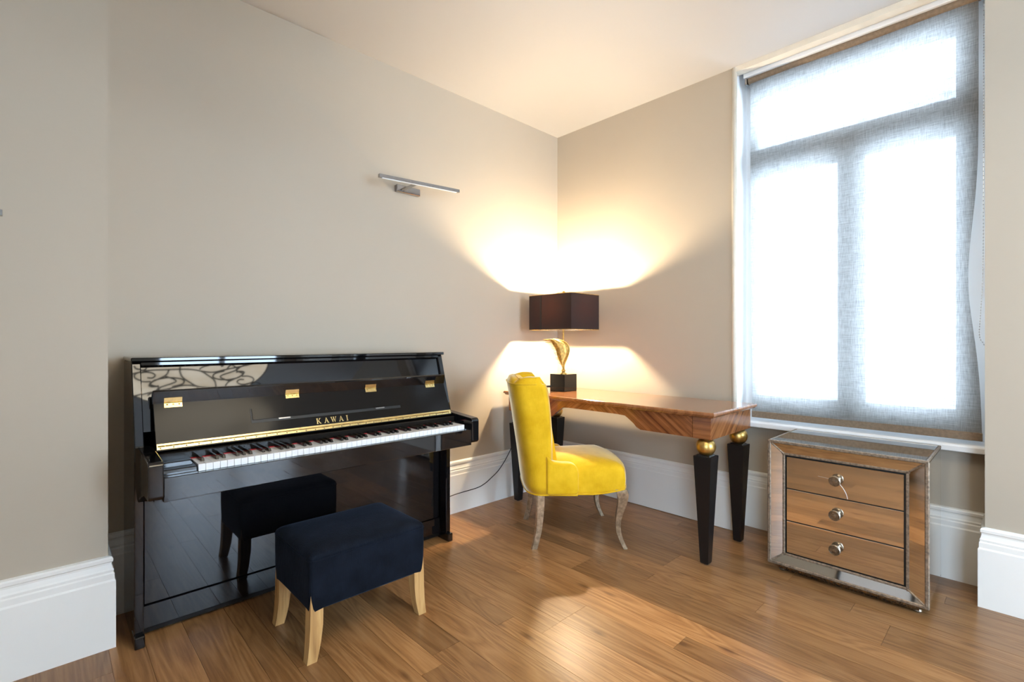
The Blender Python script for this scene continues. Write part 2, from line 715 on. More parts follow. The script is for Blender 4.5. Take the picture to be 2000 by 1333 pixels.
bm = nb()
CHX, CHY = 0.172, 2.42
add_box(bm, XB - .3, XE, Y0, Y0 + 0.3, -0.12, H + .05)
add_box(bm, -1.75, CHX, CHY, Y0 + 0.05, -0.12, H + .05)
struct('wall_left', bm, M_WALL, 'beige grey wall behind the piano')

bm = nb()
add_box(bm, X0, XE, WY1 + 0.012, Y0 + .05, -0.12, H + .05)         # left of window
add_box(bm, XR, XE, WY0 - .05, WY1 + .05, -0.12, 0.655)              # under window
add_box(bm, XP, XE, -0.98, WY0, -0.12, H + .05)                      # pier
add_box(bm, XR, XE, -2.15, -0.95, -0.12, 0.655)                      # under the further window
add_box(bm, XP, XE, YB - .3, -2.10, -0.12, H + .05)
struct('wall_right', bm, M_WALL, 'beige wall around the window recess')

# walls behind the camera, each with a tall unseen window added for fill daylight
BW = (-2.8, -1.15, 0.4, 2.7)           # added opening in wall_back: y0, y1, z0, z1
FW = (1.1, 2.8, 0.4, 2.7)             # added opening in wall_front: x0, x1, z0, z1
bm = nb()
add_box(bm, XB - .3, XB, YB - .3, BW[0], -0.12, H + .05)
add_box(bm, XB - .3, XB, BW[1], Y0 + .3, -0.12, H + .05)
add_box(bm, XB - .3, XB, BW[0], BW[1], -0.12, BW[2])
add_box(bm, XB - .3, XB, BW[0], BW[1], BW[3], H + .05)
struct('wall_back', bm, M_WALL)
bm = nb()
add_box(bm, XB - .3, FW[0], YB - .3, YB, -0.12, H + .05)
add_box(bm, FW[1], XE, YB - .3, YB, -0.12, H + .05)
add_box(bm, FW[0], FW[1], YB - .3, YB, -0.12, FW[2])
add_box(bm, FW[0], FW[1], YB - .3, YB, FW[3], H + .05)
struct('wall_front', bm, M_WALL)


def fill_window(n, along, a, b, z0, z1, wall):
    def bx(bm, p, q, c, d, t0, t1):
        if along == 'y':
            add_box(bm, wall - .2 + t0, wall - .2 + t1, p, q, c, d)
        else:
            add_box(bm, p, q, wall - .2 + t0, wall - .2 + t1, c, d)
    bm = nb()
    mid = (a + b) / 2
    for p, q in ((a, a + .07), (mid - .035, mid + .035), (b - .07, b)):
        bx(bm, p, q, z0, z1, 0, .07)
    for c, d in ((z0, z0 + .07), (z1 - .07, z1)):
        bx(bm, a + .07, mid - .035, c, d, 0, .07)
        bx(bm, mid + .035, b - .07, c, d, 0, .07)
    o = finish('window_%d' % n, bm, M_REVEAL)  # unseen window, added to let fill daylight into the room
    o['kind'] = 'structure'
    for p, q in ((a + .07, mid - .035), (mid + .035, b - .07)):
        bm = nb()
        bx(bm, p, q, z0 + .07, z1 - .07, .033, .037)
        finish('pane', bm, M_GLASS, o)


PROF = [(0, 0), (0.022, 0), (0.022, 0.255), (0.0185, 0.262), (0.0185, 0.283), (0.0155, 0.288), (0.0165, 0.297), (0.0135, 0.303),
        (0.0100, 0.318), (0.0105, 0.325), (0.0140, 0.329), (0.0145, 0.340), (0.0110, 0.346), (0.0, 0.350)]
bm = nb()
add_sweep(bm, [(CHX, Y0), (X0, Y0)], PROF, -1)
struct('baseboard_left', bm, M_WHITE, 'tall white moulded skirting behind piano and desk')
bm = nb()
add_sweep(bm, [(-1.75, CHY), (CHX, CHY), (CHX, Y0 - 0.022)], PROF, -1)
struct('baseboard_chimney', bm, M_WHITE, 'tall white moulded skirting on the projecting wall at left')
bm = nb()
add_sweep(bm, [(X0, Y0 - 0.022), (X0, WY1 + 0.012), (XR, WY1 + 0.012), (XR, WY0), (XP, WY0), (XP, -0.98)], PROF, -1)
struct('baseboard_right', bm, M_WHITE, 'tall white moulded skirting along the window wall')


def build_window(n, y0, y1, m0, m1):
    """casement window with top light in a recess between y0 and y1; m0..m1 is the mullion"""
    zs, zt = 0.655, H
    bm = nb()
    xa, xb = 3.275, 3.335
    lo, hi = y0 + 0.115, y1 - 0.055
    add_box(bm, xa, xb, y0, lo, zs, zt)
    add_box(bm, xa, xb, hi, y1, zs, zt)
    add_box(bm, xa, xb, lo, hi, zs, 0.825)
    add_box(bm, xa, xb, lo, hi, 2.70, zt)
    win = finish('window_%d' % n, bm, M_REVEAL)
    win['kind'] = 'structure'
    win['label'] = 'white timber window with top light'
    bm = nb()
    add_box(bm, xa, xb, lo, hi, 2.205, 2.385, 0.006)
    finish('transom', bm, M_REVEAL, win)
    bm = nb()
    add_box(bm, xa, xb, m0, m1, 0.825, 2.205, 0.006)
    finish('mullion', bm, M_REVEAL, win)
    for (a, b, c, d) in ((lo, m0, 0.825, 2.205), (m1, hi, 0.825, 2.205), (lo, hi, 2.385, 2.70)):
        bm = nb()
        add_box(bm, 3.302, 3.306, a, b, c, d)
        finish('pane', bm, M_GLASS, win)
    # lining of the recess
    bm = nb()
    add_box(bm, 3.115, xa, y1 - 0.002, y1 + 0.012, 0.655, zt)
    add_box(bm, 3.115, xa, y0 - 0.012, y0 + 0.002, 0.655, zt)
    finish('jamb_lining', bm, M_REVEAL, win)
    bm = nb()
    add_prism(bm, [(3.155, 0.640), (3.275, 0.640), (3.275, 0.682), (3.165, 0.676), (3.155, 0.668)], 'y', y0, y1 + .001, 0.003)
    finish('window_sill', bm, M_REVEAL, win)
    bm = nb()
    add_prism(bm, [(3.09, 2.835), (3.12, 2.826), (3.14, 2.83), (3.14, 2.866), (3.085, 2.866)], 'y', y0, y1)
    finish('head_moulding', bm, M_CREAM, win)
    bm = nb()
    add_tube(bm, [(X0 + 0.008, y1 + 0.004, 0.0), (X0 + 0.008, y1 + 0.004, H)], 0.016, 10)
    finish('corner_bead', bm, M_CREAM, win, smooth=True)
    return win


build_window(1, WY0, WY1, 0.617, 0.743)
build_window(2, -2.10, -0.98, -1.61, -1.48)
fill_window(3, 'x', *FW, YB)  # added to bring cool daylight onto the piano wall
fill_window(4, 'y', *BW, XB)  # added as fill for the pier and window wall

# ------------------------------------------------------------------ roller blind
t = thing('roller_blind', 'sheer grey linen roller blind lowered over the tall window', 'blind', (3.18, 0.69, 0.70))
BX = 3.18
nz, ny = 44, 16
bm = nb()
grid = []
for i in range(nz + 1):
    f = i / nz                       # 0 bottom .. 1 top
    z = 0.735 + (2.80 - 0.735) * f
    cl = 0.008 * math.sin(PI * f) ** 2
    right = 0.142 + 0.036 * math.exp(-((f - 0.36) / 0.17) ** 2) + 0.012 * min(1.0, f / 0.3)
    left = 1.178 - 0.006 * math.exp(-((f - 0.1) / 0.1) ** 2) + 0.008 * f
    row = []
    for j in range(ny + 1):
        g_ = j / ny
        yy = right + (left - right) * g_
        xx = BX - 0.010 * math.sin(PI * g_) * math.sin(PI * f) + 0.003 * math.sin(9 * g_ + 4 * f)
        row.append(bm.verts.new((xx, yy, z)))
    grid.append(row)
for i in range(nz):
    for j in range(ny):
        bm.faces.new((grid[i][j], grid[i][j + 1], grid[i + 1][j + 1], grid[i + 1][j]))
finish('fabric', bm, M_LINEN, t, smooth=True)
boxpart('hem_bar', (BX - 0.004, BX + 0.004, 0.140, 1.176, 0.698, 0.737), M_TAUPE, t, 0.002)
bm = nb()
add_tube(bm, [(BX + 0.004, 0.145, 2.795), (BX + 0.004, 1.195, 2.795)], 0.021, 16)
finish('roller_tube', bm, M_TAUPE, t, smooth=True, autosm=40)  # taupe puts the shade under the fabric roll into its colour
boxpart('head_rail', (3.145, 3.22, 0.135, 1.215, 2.806, 2.856), M_REVEAL, t, 0.003)
boxpart('bracket', (3.155, 3.215, 1.198, 1.210, 2.765, 2.812), M_CHROME, t, 0.002)
boxpart('bracket', (3.155, 3.215, 0.130, 0.140, 2.765, 2.812), M_CHROME, t, 0.002)
bm = nb()
pts = []
zz = 2.76
chain = smooth_path([(3.150, 0.135, 2.77), (3.150, 0.136, 2.0), (3.150, 0.138, 1.5), (3.150, 0.147, 1.28), (3.152, 0.150, 1.20), (3.155, 0.140, 1.165), (3.165, 0.128, 1.18), (3.17, 0.128, 1.5), (3.17, 0.130, 2.77)], 60)
acc, last = 0, chain[0]
for p in chain:
    if (p - last).length > 0.012:
        bmesh.ops.create_icosphere(bm, subdivisions=1, radius=0.0026, matrix=Matrix.Translation(p))
        last = p
add_tube(bm, chain, 0.0007, 4)
bc = finish('bead_chain', bm, M_CHROME, t)
bc['kind'] = 'stuff'

# ------------------------------------------------------------------ picture lights on the walls


def picture_light(label, bar, mount, wy, group):
    (xa, za), (xb, zb), by = bar
    mx0, mx1, mz0, mz1 = mount
    t = thing('picture_light', label, 'wall lamp', ((mx0 + mx1) / 2, wy, (mz0 + mz1) / 2), 0, group)
    boxpart('wall_plate', (mx0, mx1, wy - 0.028, wy, mz0, mz1), M_CHROME, t, 0.003)
    bm = nb()
    r = 0.0095
    secs = []
    for xx, zz in ((xa, za), (xb, zb)):
        secs.append([(xx, by - r, zz - r), (xx, by + r, zz - r), (xx, by + r, zz + r), (xx, by - r, zz + r)])
    add_sections(bm, secs)
    finish('light_bar', bm, M_CHROME, t)
    bm = nb()
    secs = []
    for xx, zz in ((xa + .02, za), (xb - .02, zb)):
        secs.append([(xx, by - r * .6, zz - r - .003), (xx, by + r * .6, zz - r - .003), (xx, by + r * .6, zz - r + .001), (xx, by - r * .6, zz - r + .001)])
    add_sections(bm, secs)
    finish('diffuser', bm, M_REVEAL, t)
    xm = mx0 + 0.035
    f = (xm + 0.03 - xa) / (xb - xa)
    zb_ = za + (zb - za) * f
    bm = nb()
    a = V(xm, wy - 0.026, mz0 + 0.012)
    b = V(xm + 0.03, by, zb_ - 0.004)
    secs = []
    for p in (a, b):
        secs.append([p + V(-.011, 0, -.004), p + V(.011, 0, -.004), p + V(.011, 0, .004), p + V(-.011, 0, .004)])
    add_sections(bm, secs)
    finish('arm', bm, M_CHROME, t)
    return t


picture_light('slim chrome picture light on the wall above the piano', ((1.375, 2.115), (1.945, 2.144), 2.545), (1.562, 1.732, 2.093, 2.137), Y0, 'chrome picture lights')
picture_light('chrome picture light cut off by the left edge on the projecting wall', ((-0.68, 1.575), (-0.1025, 1.587), 2.30), (-0.48, -0.31, 1.545, 1.588), CHY, 'chrome picture lights')

# ------------------------------------------------------------------ upright piano
PXL, PXR = 0.243, 1.725
pn = thing('upright_piano', 'glossy black upright piano with open lid over the keys', 'piano', (0.984, 2.5, 0))
SIDE = [(2.338, 0.0), (2.678, 0.0), (2.678, 1.088), (2.428, 1.088), (2.330, 0.765), (2.338, 0.56)]
for a, b in ((PXL, PXL + 0.030), (PXR - 0.030, PXR)):
    bm = nb()
    add_prism(bm, SIDE, 'x', a, b, 0.003)
    finish('side_panel', bm, M_LACQ, pn)
    bm = nb()
    add_box(bm, a - 0.001, b + 0.001, 2.315, 2.40, 0.0, 0.045, 0.003)
    finish('toe_block', bm, M_LACQ, pn)
ARM = [(2.336, 0.766), (2.336, 0.552), (2.250, 0.592), (2.185, 0.612), (2.088, 0.614), (2.078, 0.624), (2.078, 0.736), (2.088, 0.748)]
for a, b in ((0.2535, 0.299), (1.680, 1.727)):
    bm = nb()
    add_prism(bm, ARM, 'x', a, b, 0.004, 2)
    finish('key_arm', bm, M_LACQ, pn)
boxpart('lid', (PXL - 0.003, PXR + 0.003, 2.405, 2.682, 1.088, 1.104), M_LACQ, pn, 0.003)
boxpart('back_panel', (PXL + .03, PXR - .03, 2.655, 2.675, 0.04, 1.086), M_LACQ2, pn)
# upper panel, leaning
UP = [(2.440, 1.086), (2.358, 0.816), (2.377, 0.81), (2.459, 1.08)]
bm = nb()
add_prism(bm, UP, 'x', PXL + 0.031, PXR - 0.031)
finish('upper_panel', bm, M_LACQ, pn)
# moulding under the lid
boxpart('lid_moulding', (PXL + 0.030, PXR - 0.030, 2.418, 2.445, 1.070, 1.087), M_LACQ, pn, 0.003)

# fallboard: hinge at the bottom front, leaning back
FB0, FB1 = V(0, 2.266, 0.752), V(0, 2.347, 0.940)
fdir = (FB1 - FB0).normalized()
fn = V(0, -fdir.z, fdir.y)          # outward normal (towards the room)


def fb(x, s, o=0.0):
    """point on the fallboard: x, distance s up from the hinge, o proud of the face"""
    p = FB0 + fdir * s + fn * o
    return V(x, p.y, p.z)


def fb_slab(bm, x0, x1, s0, s1, o0, o1):
    A = [fb(x0, s0, o0), fb(x1, s0, o0), fb(x1, s1, o0), fb(x0, s1, o0)]
    B = [fb(x0, s0, o1), fb(x1, s0, o1), fb(x1, s1, o1), fb(x0, s1, o1)]
    add_hexa(bm, A, B)


FX0, FX1 = 0.303, 1.677
bm = nb()
fb_slab(bm, FX0, FX1, 0.0, 0.205, -0.018, 0.0)
fall = finish('fallboard', bm, M_LACQ2, pn)
bm = nb()
LIP = [(0.187, -0.018), (0.187, 0.001), (0.222, 0.026), (0.228, 0.029), (0.234, 0.026), (0.236, -0.004), (0.230, -0.022)]
add_sections(bm, [[fb(xx, s_, o_) for s_, o_ in LIP] for xx in (FX0 - 0.002, FX1 + 0.002)])
finish('fallboard_lip', bm, M_LACQ, pn)
for hx in (0.366, 0.823, 1.215, 1.578):
    bm = nb()
    fb_slab(bm, hx - 0.030, hx + 0.030, 0.168, 0.191, 0.0, 0.004)
    add_hexa(bm, [fb(hx - .03, 0.188, 0.001), fb(hx + .03, 0.188, 0.001), fb(hx + .03, 0.205, 0.0130), fb(hx - .03, 0.205, 0.0130)], [fb(hx - .03, 0.187, 0.0045), fb(hx + .03, 0.187, 0.0045), fb(hx + .03, 0.204, 0.0165), fb(hx - .03, 0.204, 0.0165)])
    hg = finish('hinge', bm, M_BRASS, fall)
    bm = nb()
    add_tube(bm, [fb(hx - 0.030, 0.189, 0.005), fb(hx + 0.030, 0.189, 0.005)], 0.0035, 8)
    for d in (-0.02, 0, 0.02):
        c = fb(hx + d, 0.180, 0.0045)
        add_lathe(bm, [(0.0032, 0), (0.002, 0.0012), (0, 0.0014)], c, fn, 8)
    # knuckle and screws
    finish('hinge_barrel', bm, M_GOLDANT, fall)
# music desk flap in the fallboard
bm = nb()
fb_slab(bm, 0.646, 1.362, 0.083, 0.133, 0.0, 0.0045)
md = finish('music_desk', bm, M_LACQ2, pn)
bm = nb()
fb_slab(bm, 0.640, 1.366, 0.070, 0.0825, -0.001, 0.0012)
fb_slab(bm, 0.640, 0.6455, 0.0825, 0.135, -0.001, 0.0012)
finish('desk_slot', bm, M_DARKSTEEL, md)
for hx in (0.775, 1.245):
    bm = nb()
    fb_slab(bm, hx - 0.025, hx + 0.025, 0.075, 0.081, 0.001, 0.006)
    finish('latch', bm, M_CHROME, md)
# long brass hinge along the lower edge
bm = nb()
fb_slab(bm, FX0 + 0.001, FX1 - 0.001, 0.004, 0.026, 0.0, 0.003)
lh = finish('long_hinge', bm, M_BRASS, pn)
bm = nb()
x = FX0 + 0.004
while x < FX1 - 0.03:
    add_tube(bm, [fb(x, 0.0165, 0.0035), fb(x + 0.0225, 0.0165, 0.0035)], 0.0032, 6)
    x += 0.0238
kn = finish('hinge_knuckles', bm, M_BRASS, lh)
kn['kind'] = 'stuff'
bm = nb()
x = FX0 + 0.012
while x < FX1 - 0.01:
    add_lathe(bm, [(0.0028, 0), (0.002, 0.001), (0, 0.0012)], fb(x, 0.009, 0.003), fn, 8)
    x += 0.042
kn = finish('hinge_screws', bm, M_DARKSTEEL, lh)
kn['kind'] = 'stuff'

# gold letters, drawn as strokes with serifs in a unit box (width, height 1)
LET = {
    'K': [[(0.10, 0), (0.30, 0), (0.30, 1), (0.10, 1)], [(0.30, 0.45), (0.72, 1), (0.84, 1), (0.40, 0.40)], [(0.36, 0.52), (0.48, 0.60), (0.92, 0.0), (0.70, 0)],
          [(0, 0), (0.40, 0), (0.40, 0.07), (0, 0.07)], [(0, 0.93), (0.40, 0.93), (0.40, 1), (0, 1)], [(0.60, 0.93), (0.95, 0.93), (0.95, 1), (0.60, 1)], [(0.62, 0), (1.0, 0), (1.0, 0.07), (0.62, 0.07)]],
    'A': [[(0.10, 0), (0.20, 0), (0.53, 0.90), (0.46, 1)], [(0.46, 1), (0.56, 1), (0.94, 0), (0.72, 0)], [(0.28, 0.30), (0.70, 0.30), (0.68, 0.38), (0.30, 0.38)],
          [(0, 0), (0.32, 0), (0.32, 0.07), (0, 0.07)], [(0.62, 0), (1.02, 0), (1.02, 0.07), (0.62, 0.07)]],
    'W': [[(0.04, 1), (0.22, 1), (0.42, 0.12), (0.34, 0)], [(0.34, 0), (0.42, 0), (0.66, 0.95), (0.58, 0.95)], [(0.52, 1), (0.68, 1), (0.86, 0.12), (0.78, 0)], [(0.78, 0), (0.86, 0), (1.12, 0.95), (1.04, 0.95)],
          [(-0.04, 0.93), (0.32, 0.93), (0.32, 1), (-0.04, 1)], [(0.44, 0.93), (0.76, 0.93), (0.76, 1), (0.44, 1)], [(0.94, 0.93), (1.22, 0.93), (1.22, 1), (0.94, 1)]],
    'I': [[(0.12, 0), (0.32, 0), (0.32, 1), (0.12, 1)], [(0, 0), (0.44, 0), (0.44, 0.07), (0, 0.07)], [(0, 0.93), (0.44, 0.93), (0.44, 1), (0, 1)]],
}
lx = 0.914
for ch, adv in (('K', 0.036), ('A', 0.033), ('W', 0.039), ('A', 0.037), ('I', 0.02)):
    bm = nb()
    for i, poly in enumerate(LET[ch]):
        A = [fb(lx + px * 0.023, 0.0335 + py * 0.026, 0.0) for px, py in poly]
        B = [fb(lx + px * 0.023, 0.0335 + py * 0.026, 0.0011 + 0.0001 * i) for px, py in poly]
        add_hexa(bm, A, B)
    finish('letter', bm, M_BRASS, fall)
    lx += adv

# key strip, felt, keybed, slip
boxpart('fall_strip', (0.299, 1.680, 2.236, 2.272, 0.708, 0.745), M_LACQ2, pn, 0.003)
boxpart('felt_strip', (0.405, 1.649, 2.228, 2.237, 0.700, 0.7175), M_FELT, pn)
boxpart('key_slip', (0.299, 1.680, 2.084, 2.104, 0.603, 0.688), M_LACQ, pn, 0.002)
boxpart('keybed', (0.275, 1.693, 2.104, 2.420, 0.603, 0.640), M_LACQ, pn)
boxpart('key_frame', (0.299, 1.680, 2.118, 2.236, 0.640, 0.684), M_DARKSTEEL, pn)
for a, b in ((0.2995, 0.406), (1.648, 1.6795)):
    bm = nb()
    add_box(bm, a, b, 2.098, 2.236, 0.640, 0.694, 0.002)
    add_box(bm, a, b, 2.112, 2.236, 0.690, 0.709, 0.003)
    add_box(bm, a, b, 2.190, 2.236, 0.705, 0.719, 0.003)
    finish('cheek_block', bm, M_LACQ, pn)

KX0, KP = 0.407, 1.2405 / 52
bm = nb()
add_box(bm, -KP / 2 + .0005, KP / 2 - .0005, 0, 0.130, -0.026, 0.0, 0.0009)
wk = finish('white_key', bm, M_IVORY, pn, local=True)
wk.location = V(KX0 + KP / 2, 2.105, 0.7145) - pn.location
kb = [wk]
for i in range(1, 52):
    o = wk.copy()
    COL.objects.link(o)
    o.location = V(KX0 + KP * (i + .5), 2.105, 0.7145 + random.uniform(-.0003, .0003)) - pn.location
bm = nb()
add_hexa(bm, [(-.0058, 0, 0), (.0058, 0, 0), (.0058, 0.088, 0), (-.0058, 0.088, 0)], [(-.0045, 0.008, 0.0125), (.0045, 0.008, 0.0125), (.0045, 0.088, 0.0125), (-.0045, 0.088, 0.0125)])
bmesh.ops.bevel(bm, geom=bm.edges[:], offset=0.001, segments=1, affect='EDGES')
bk = finish('black_key', bm, M_EBONY, pn, local=True)
first = True
for i in range(51):                     # gaps between white keys, starting A B | C D E F G A B ...
    nm = 'ABCDEFG'[i % 7]
    if nm in 'BE':
        continue
    o = bk if first else bk.copy()
    if not first:
        COL.objects.link(o)
    first = False
    o.location = V(KX0 + KP * (i + 1), 2.148, 0.7145) - pn.location
# lower panel and bottom rail
boxpart('lower_panel', (PXL + 0.038, PXR - 0.034, 2.405, 2.423, 0.125, 0.603), M_LACQ, pn, 0.002)
boxpart('bottom_rail', (PXL + 0.030, PXR - 0.030, 2.400, 2.430, 0.032, 0.122), M_LACQ, pn, 0.002)
boxpart('bottom_board', (PXL + 0.030, PXR - 0.030, 2.408, 2.67, 0.012, 0.040), M_LACQ2, pn)
for px in (0.915, 0.984, 1.053):
    bm = nb()
    add_sections(bm, [[(px + a * ww, yy, zz + c) for a, c in ((-1, 0), (1, 0), (1, .008), (-1, .008))] for yy, zz, ww in ((2.41, .085, .012), (2.37, .083, .013), (2.33, .072, .022), (2.305, .066, .016))])
    finish('pedal', bm, M_BRASS, pn, smooth=True, autosm=40)

# ------------------------------------------------------------------ piano stool
SX0, SX1, SY0, SY1 = 0.688, 1.178, 1.778, 2.16
st = thing('piano_stool', 'navy fabric box stool with pale oak legs at the piano', 'stool', ((SX0 + SX1) / 2, (SY0 + SY1) / 2, 0))


def round_rect(x0, x1, y0, y1, r, n=5):
    pts = []
    for cx, cy, a0 in ((x1 - r, y1 - r, 0), (x0 + r, y1 - r, PI / 2), (x0 + r, y0 + r, PI), (x1 - r, y0 + r, 1.5 * PI)):
        for i in range(n + 1):
            a = a0 + PI / 2 * i / n
            pts.append((cx + r * math.cos(a), cy + r * math.sin(a)))
    return pts


def stool_loop(ins):
    base = round_rect(SX0 + ins, SX1 - ins, SY0 + ins, SY1 - ins, 0.016)
    out = []
    for a_, b_ in zip(base, base[1:] + base[:1]):
        d_ = math.hypot(a_[0] - b_[0], a_[1] - b_[1])
        nn = 14 if d_ > 0.1 else 1
        for i_ in range(nn):
            f_ = i_ / nn
            out.append((a_[0] + (b_[0] - a_[0]) * f_, a_[1] + (b_[1] - a_[1]) * f_))
    return out


bm = nb()
secs = []
for z, ins in ((0.186, 0.010), (0.190, 0.004), (0.24, 0.001), (0.30, 0.0), (0.362, 0.0), (0.372, 0.002)):
    secs.append([(p[0], p[1], z - (0.020 if z < 0.2 else 0) * math.exp(-(min(p[0] - SX0, SX1 - p[0]) + min(p[1] - SY0, SY1 - p[1])) / 0.02)) for p in stool_loop(ins)])
add_sections(bm, secs)
body = finish('upholstered_body', bm, M_NAVY, st, smooth=True, autosm=50)
bm = nb()
secs = []
for z, ins in ((0.366, 0.004), (0.374, -0.001), (0.384, 0.0015), (0.393, 0.010), (0.400, 0.026), (0.405, 0.055), (0.408, 0.095), (0.409, 0.125)):
    secs.append([(p[0], p[1], z) for p in round_rect(SX0 + ins, SX1 - ins, SY0 + ins, SY1 - ins, 0.02 + max(0, ins) * .3)])
add_sections(bm, secs)
finish('seat_pad', bm, M_NAVY, st, smooth=True, autosm=70)
bm = nb()
ring = [(p[0], p[1], 0.3705) for p in round_rect(SX0, SX1, SY0, SY1, 0.016)]
add_tube(bm, ring + [ring[0]], 0.0028, 6, cap=False)
finish('seam_piping', bm, M_NAVY, st, smooth=True)
for sx, sy in ((-1, -1), (1, -1), (-1, 1), (1, 1)):
    cx = (SX0 + .0275) if sx < 0 else (SX1 - .0275)
    cy = (SY0 + .0275) if sy < 0 else (SY1 - .0275)
    bm = nb()
    secs = []
    for z, off, hw in ((0.245, 0.0, .022), (0.19, 0.0, .0235), (0.13, 0.001, .0235), (0.07, 0.006, .0215), (0.03, 0.012, .0195), (0.0, 0.018, .018)):
        secs.append([(cx + sx * off + a * hw, cy + sy * off * .3 + b * hw, z) for a, b in ((-1, -1), (1, -1), (1, 1), (-1, 1))])
    add_sections(bm, secs)
    finish('leg', bm, M_LEGOAK, st, smooth=True, autosm=35)
# ------------------------------------------------------------------ writing desk
DX0, DX1, DY0, DY1, DZ = 2.432, 3.005, 1.082, 2.645, 0.805
DYC = (DY0 + DY1) / 2
dk = thing('writing_desk', 'striped veneer desk with gold balls on black tapered legs', 'desk', ((DX0 + DX1) / 2, DYC, 0))
bm = nb()
PT = [(0, 0.777), (0.010, 0.777), (0.004, 0.783), (-0.004, 0.788), (-0.004, 0.797), (0.0, 0.803), (0.006, DZ), (0.03, DZ)]


def rect_sections(bm, x0, x1, y0, y1, prof):
    secs = []
    for ins, z in prof:
        secs.append([(x0 + ins, y0 + ins, z), (x1 - ins, y0 + ins, z), (x1 - ins, y1 - ins, z), (x0 + ins, y1 - ins, z)])
    add_sections(bm, secs)


rect_sections(bm, DX0, DX1, DY0, DY1, [(0.018, 0.775), (0.010, 0.779), (0.006, 0.786), (0.0, 0.789), (0.0, 0.797), (0.002, 0.803), (0.006, DZ)])
finish('desk_top', bm, M_TOPV, dk)
AX0, AX1, AY0, AY1 = DX0 + 0.028, DX1 - 0.025, DY0 + 0.028, DY1 - 0.028
AZ0 = 0.662
bw = 0.098
# front apron with kneehole arch
y_r, y_l = AY0 + bw + 0.002, AY1 - bw - 0.002
kr0, kr1 = 1.535, 1.625
kl0, kl1 = 2 * DYC - kr0, 2 * DYC - kr1
ap = [(y_r, AZ0), (kr0 - .015, AZ0), (kr0 + .012, AZ0 + 0.012), (kr0 + .03, AZ0 + 0.03), (kr1 - 0.02, AZ0 + 0.058), (kr1, AZ0 + 0.070), (kr1 + .05, AZ0 + .073),
      (kl1 - .05, AZ0 + .073), (kl1, AZ0 + 0.070), (kl1 + .02, AZ0 + .058), (kl0 - .03, AZ0 + .03), (kl0 - .012, AZ0 + .012), (kl0 + .015, AZ0), (y_l, AZ0), (y_l, 0.776), (y_r, 0.776)]
bm = nb()
add_prism(bm, ap, 'x', AX0 + 0.002, AX0 + 0.024)
finish('front_apron', bm, M_APRON, dk)
bm = nb()
add_prism(bm, [(AY0 + bw, AZ0), (AY1 - bw, AZ0), (AY1 - bw, .776), (AY0 + bw, .776)], 'x', AX1 - 0.024, AX1 - .002)
finish('back_apron', bm, M_APRON, dk)
for a, b in ((AY0 + .001, AY0 + 0.022), (AY1 - 0.022, AY1 - .001)):
    boxpart('side_apron', (AX0 + bw, AX1 - bw, a, b, AZ0, 0.776), M_SIDEV, dk)
for lx0 in (AX0, AX1 - bw):
    for ly0 in (AY0, AY1 - bw):
        cx, cy = lx0 + bw / 2, ly0 + bw / 2
        boxpart('corner_block', (lx0, lx0 + bw, ly0, ly0 + bw, AZ0 - 0.001, 0.776), M_SIDEV, dk, 0.0015)
        bm = nb()
        add_lathe(bm, [(0.0, 0.573)] + [(0.0495 * math.sin(a), 0.6165 - 0.0495 * math.cos(a)) for a in [PI * (0.14 + 0.72 * i / 14) for i in range(15)]] + [(0.0, 0.6645)], (cx, cy, 0), n=28)
        finish('gold_ball', bm, M_GOLDLEAF, dk, smooth=True, autosm=50)
        bm = nb()

        def sq(h, z):
            return [(cx - h, cy - h, z), (cx + h, cy - h, z), (cx + h, cy + h, z), (cx - h, cy + h, z)]
        add_sections(bm, [sq(0.0195, 0.006), sq(0.0215, 0.012), sq(0.0465, 0.566), sq(0.0450, 0.5695)])
        add_sections(bm, [sq(0.036, 0.569), sq(0.030, 0.575)])
        lg = finish('leg', bm, M_BLACKSAT, dk)
        bm = nb()
        add_lathe(bm, [(0.012, 0), (0.012, 0.007)], (cx, cy, 0), n=12)
        finish('foot_glide', bm, M_CHROME, lg)

# ------------------------------------------------------------------ table lamp
LX, LY = 2.797, 2.378
tl = thing('table_lamp', 'gold feather table lamp with dark rectangular shade on the desk', 'lamp', (LX, LY, DZ))
BH = 0.070
BXc, BYc = LX - 0.030, LY - 0.022
boxpart('lamp_base', (BXc - BH, BXc + BH, BYc - BH, BYc + BH, DZ, DZ + 0.123), M_BASE, tl, 0.002)
bm = nb()
add_lathe(bm, [(0.024, 0.123), (0.024, 0.128), (0.014, 0.131), (0.011, 0.140), (0.016, 0.145), (0.016, 0.150), (0.010, 0.154), (0.008, 0.20), (0.006, 0.23), (0.006, 0.50)], (BXc, BYc, DZ), n=16)
finish('stem', bm, M_GOLDANT, tl, smooth=True, autosm=40)
# feather standing in the plane seen from the room
fr_ = V(math.sin(YAW), -math.cos(YAW), 0)
fc = V(BXc, BYc, 0) - V(math.cos(YAW), math.sin(YAW), 0) * 0.014
PXM = 3.60 / 956


def fe(px, py, o=0.0):
    return fc + fr_ * ((px - 1101) * PXM) + V(0, 0, CAM_H - (py - 666.5) * PXM) + V(-math.cos(YAW), -math.sin(YAW), 0) * o


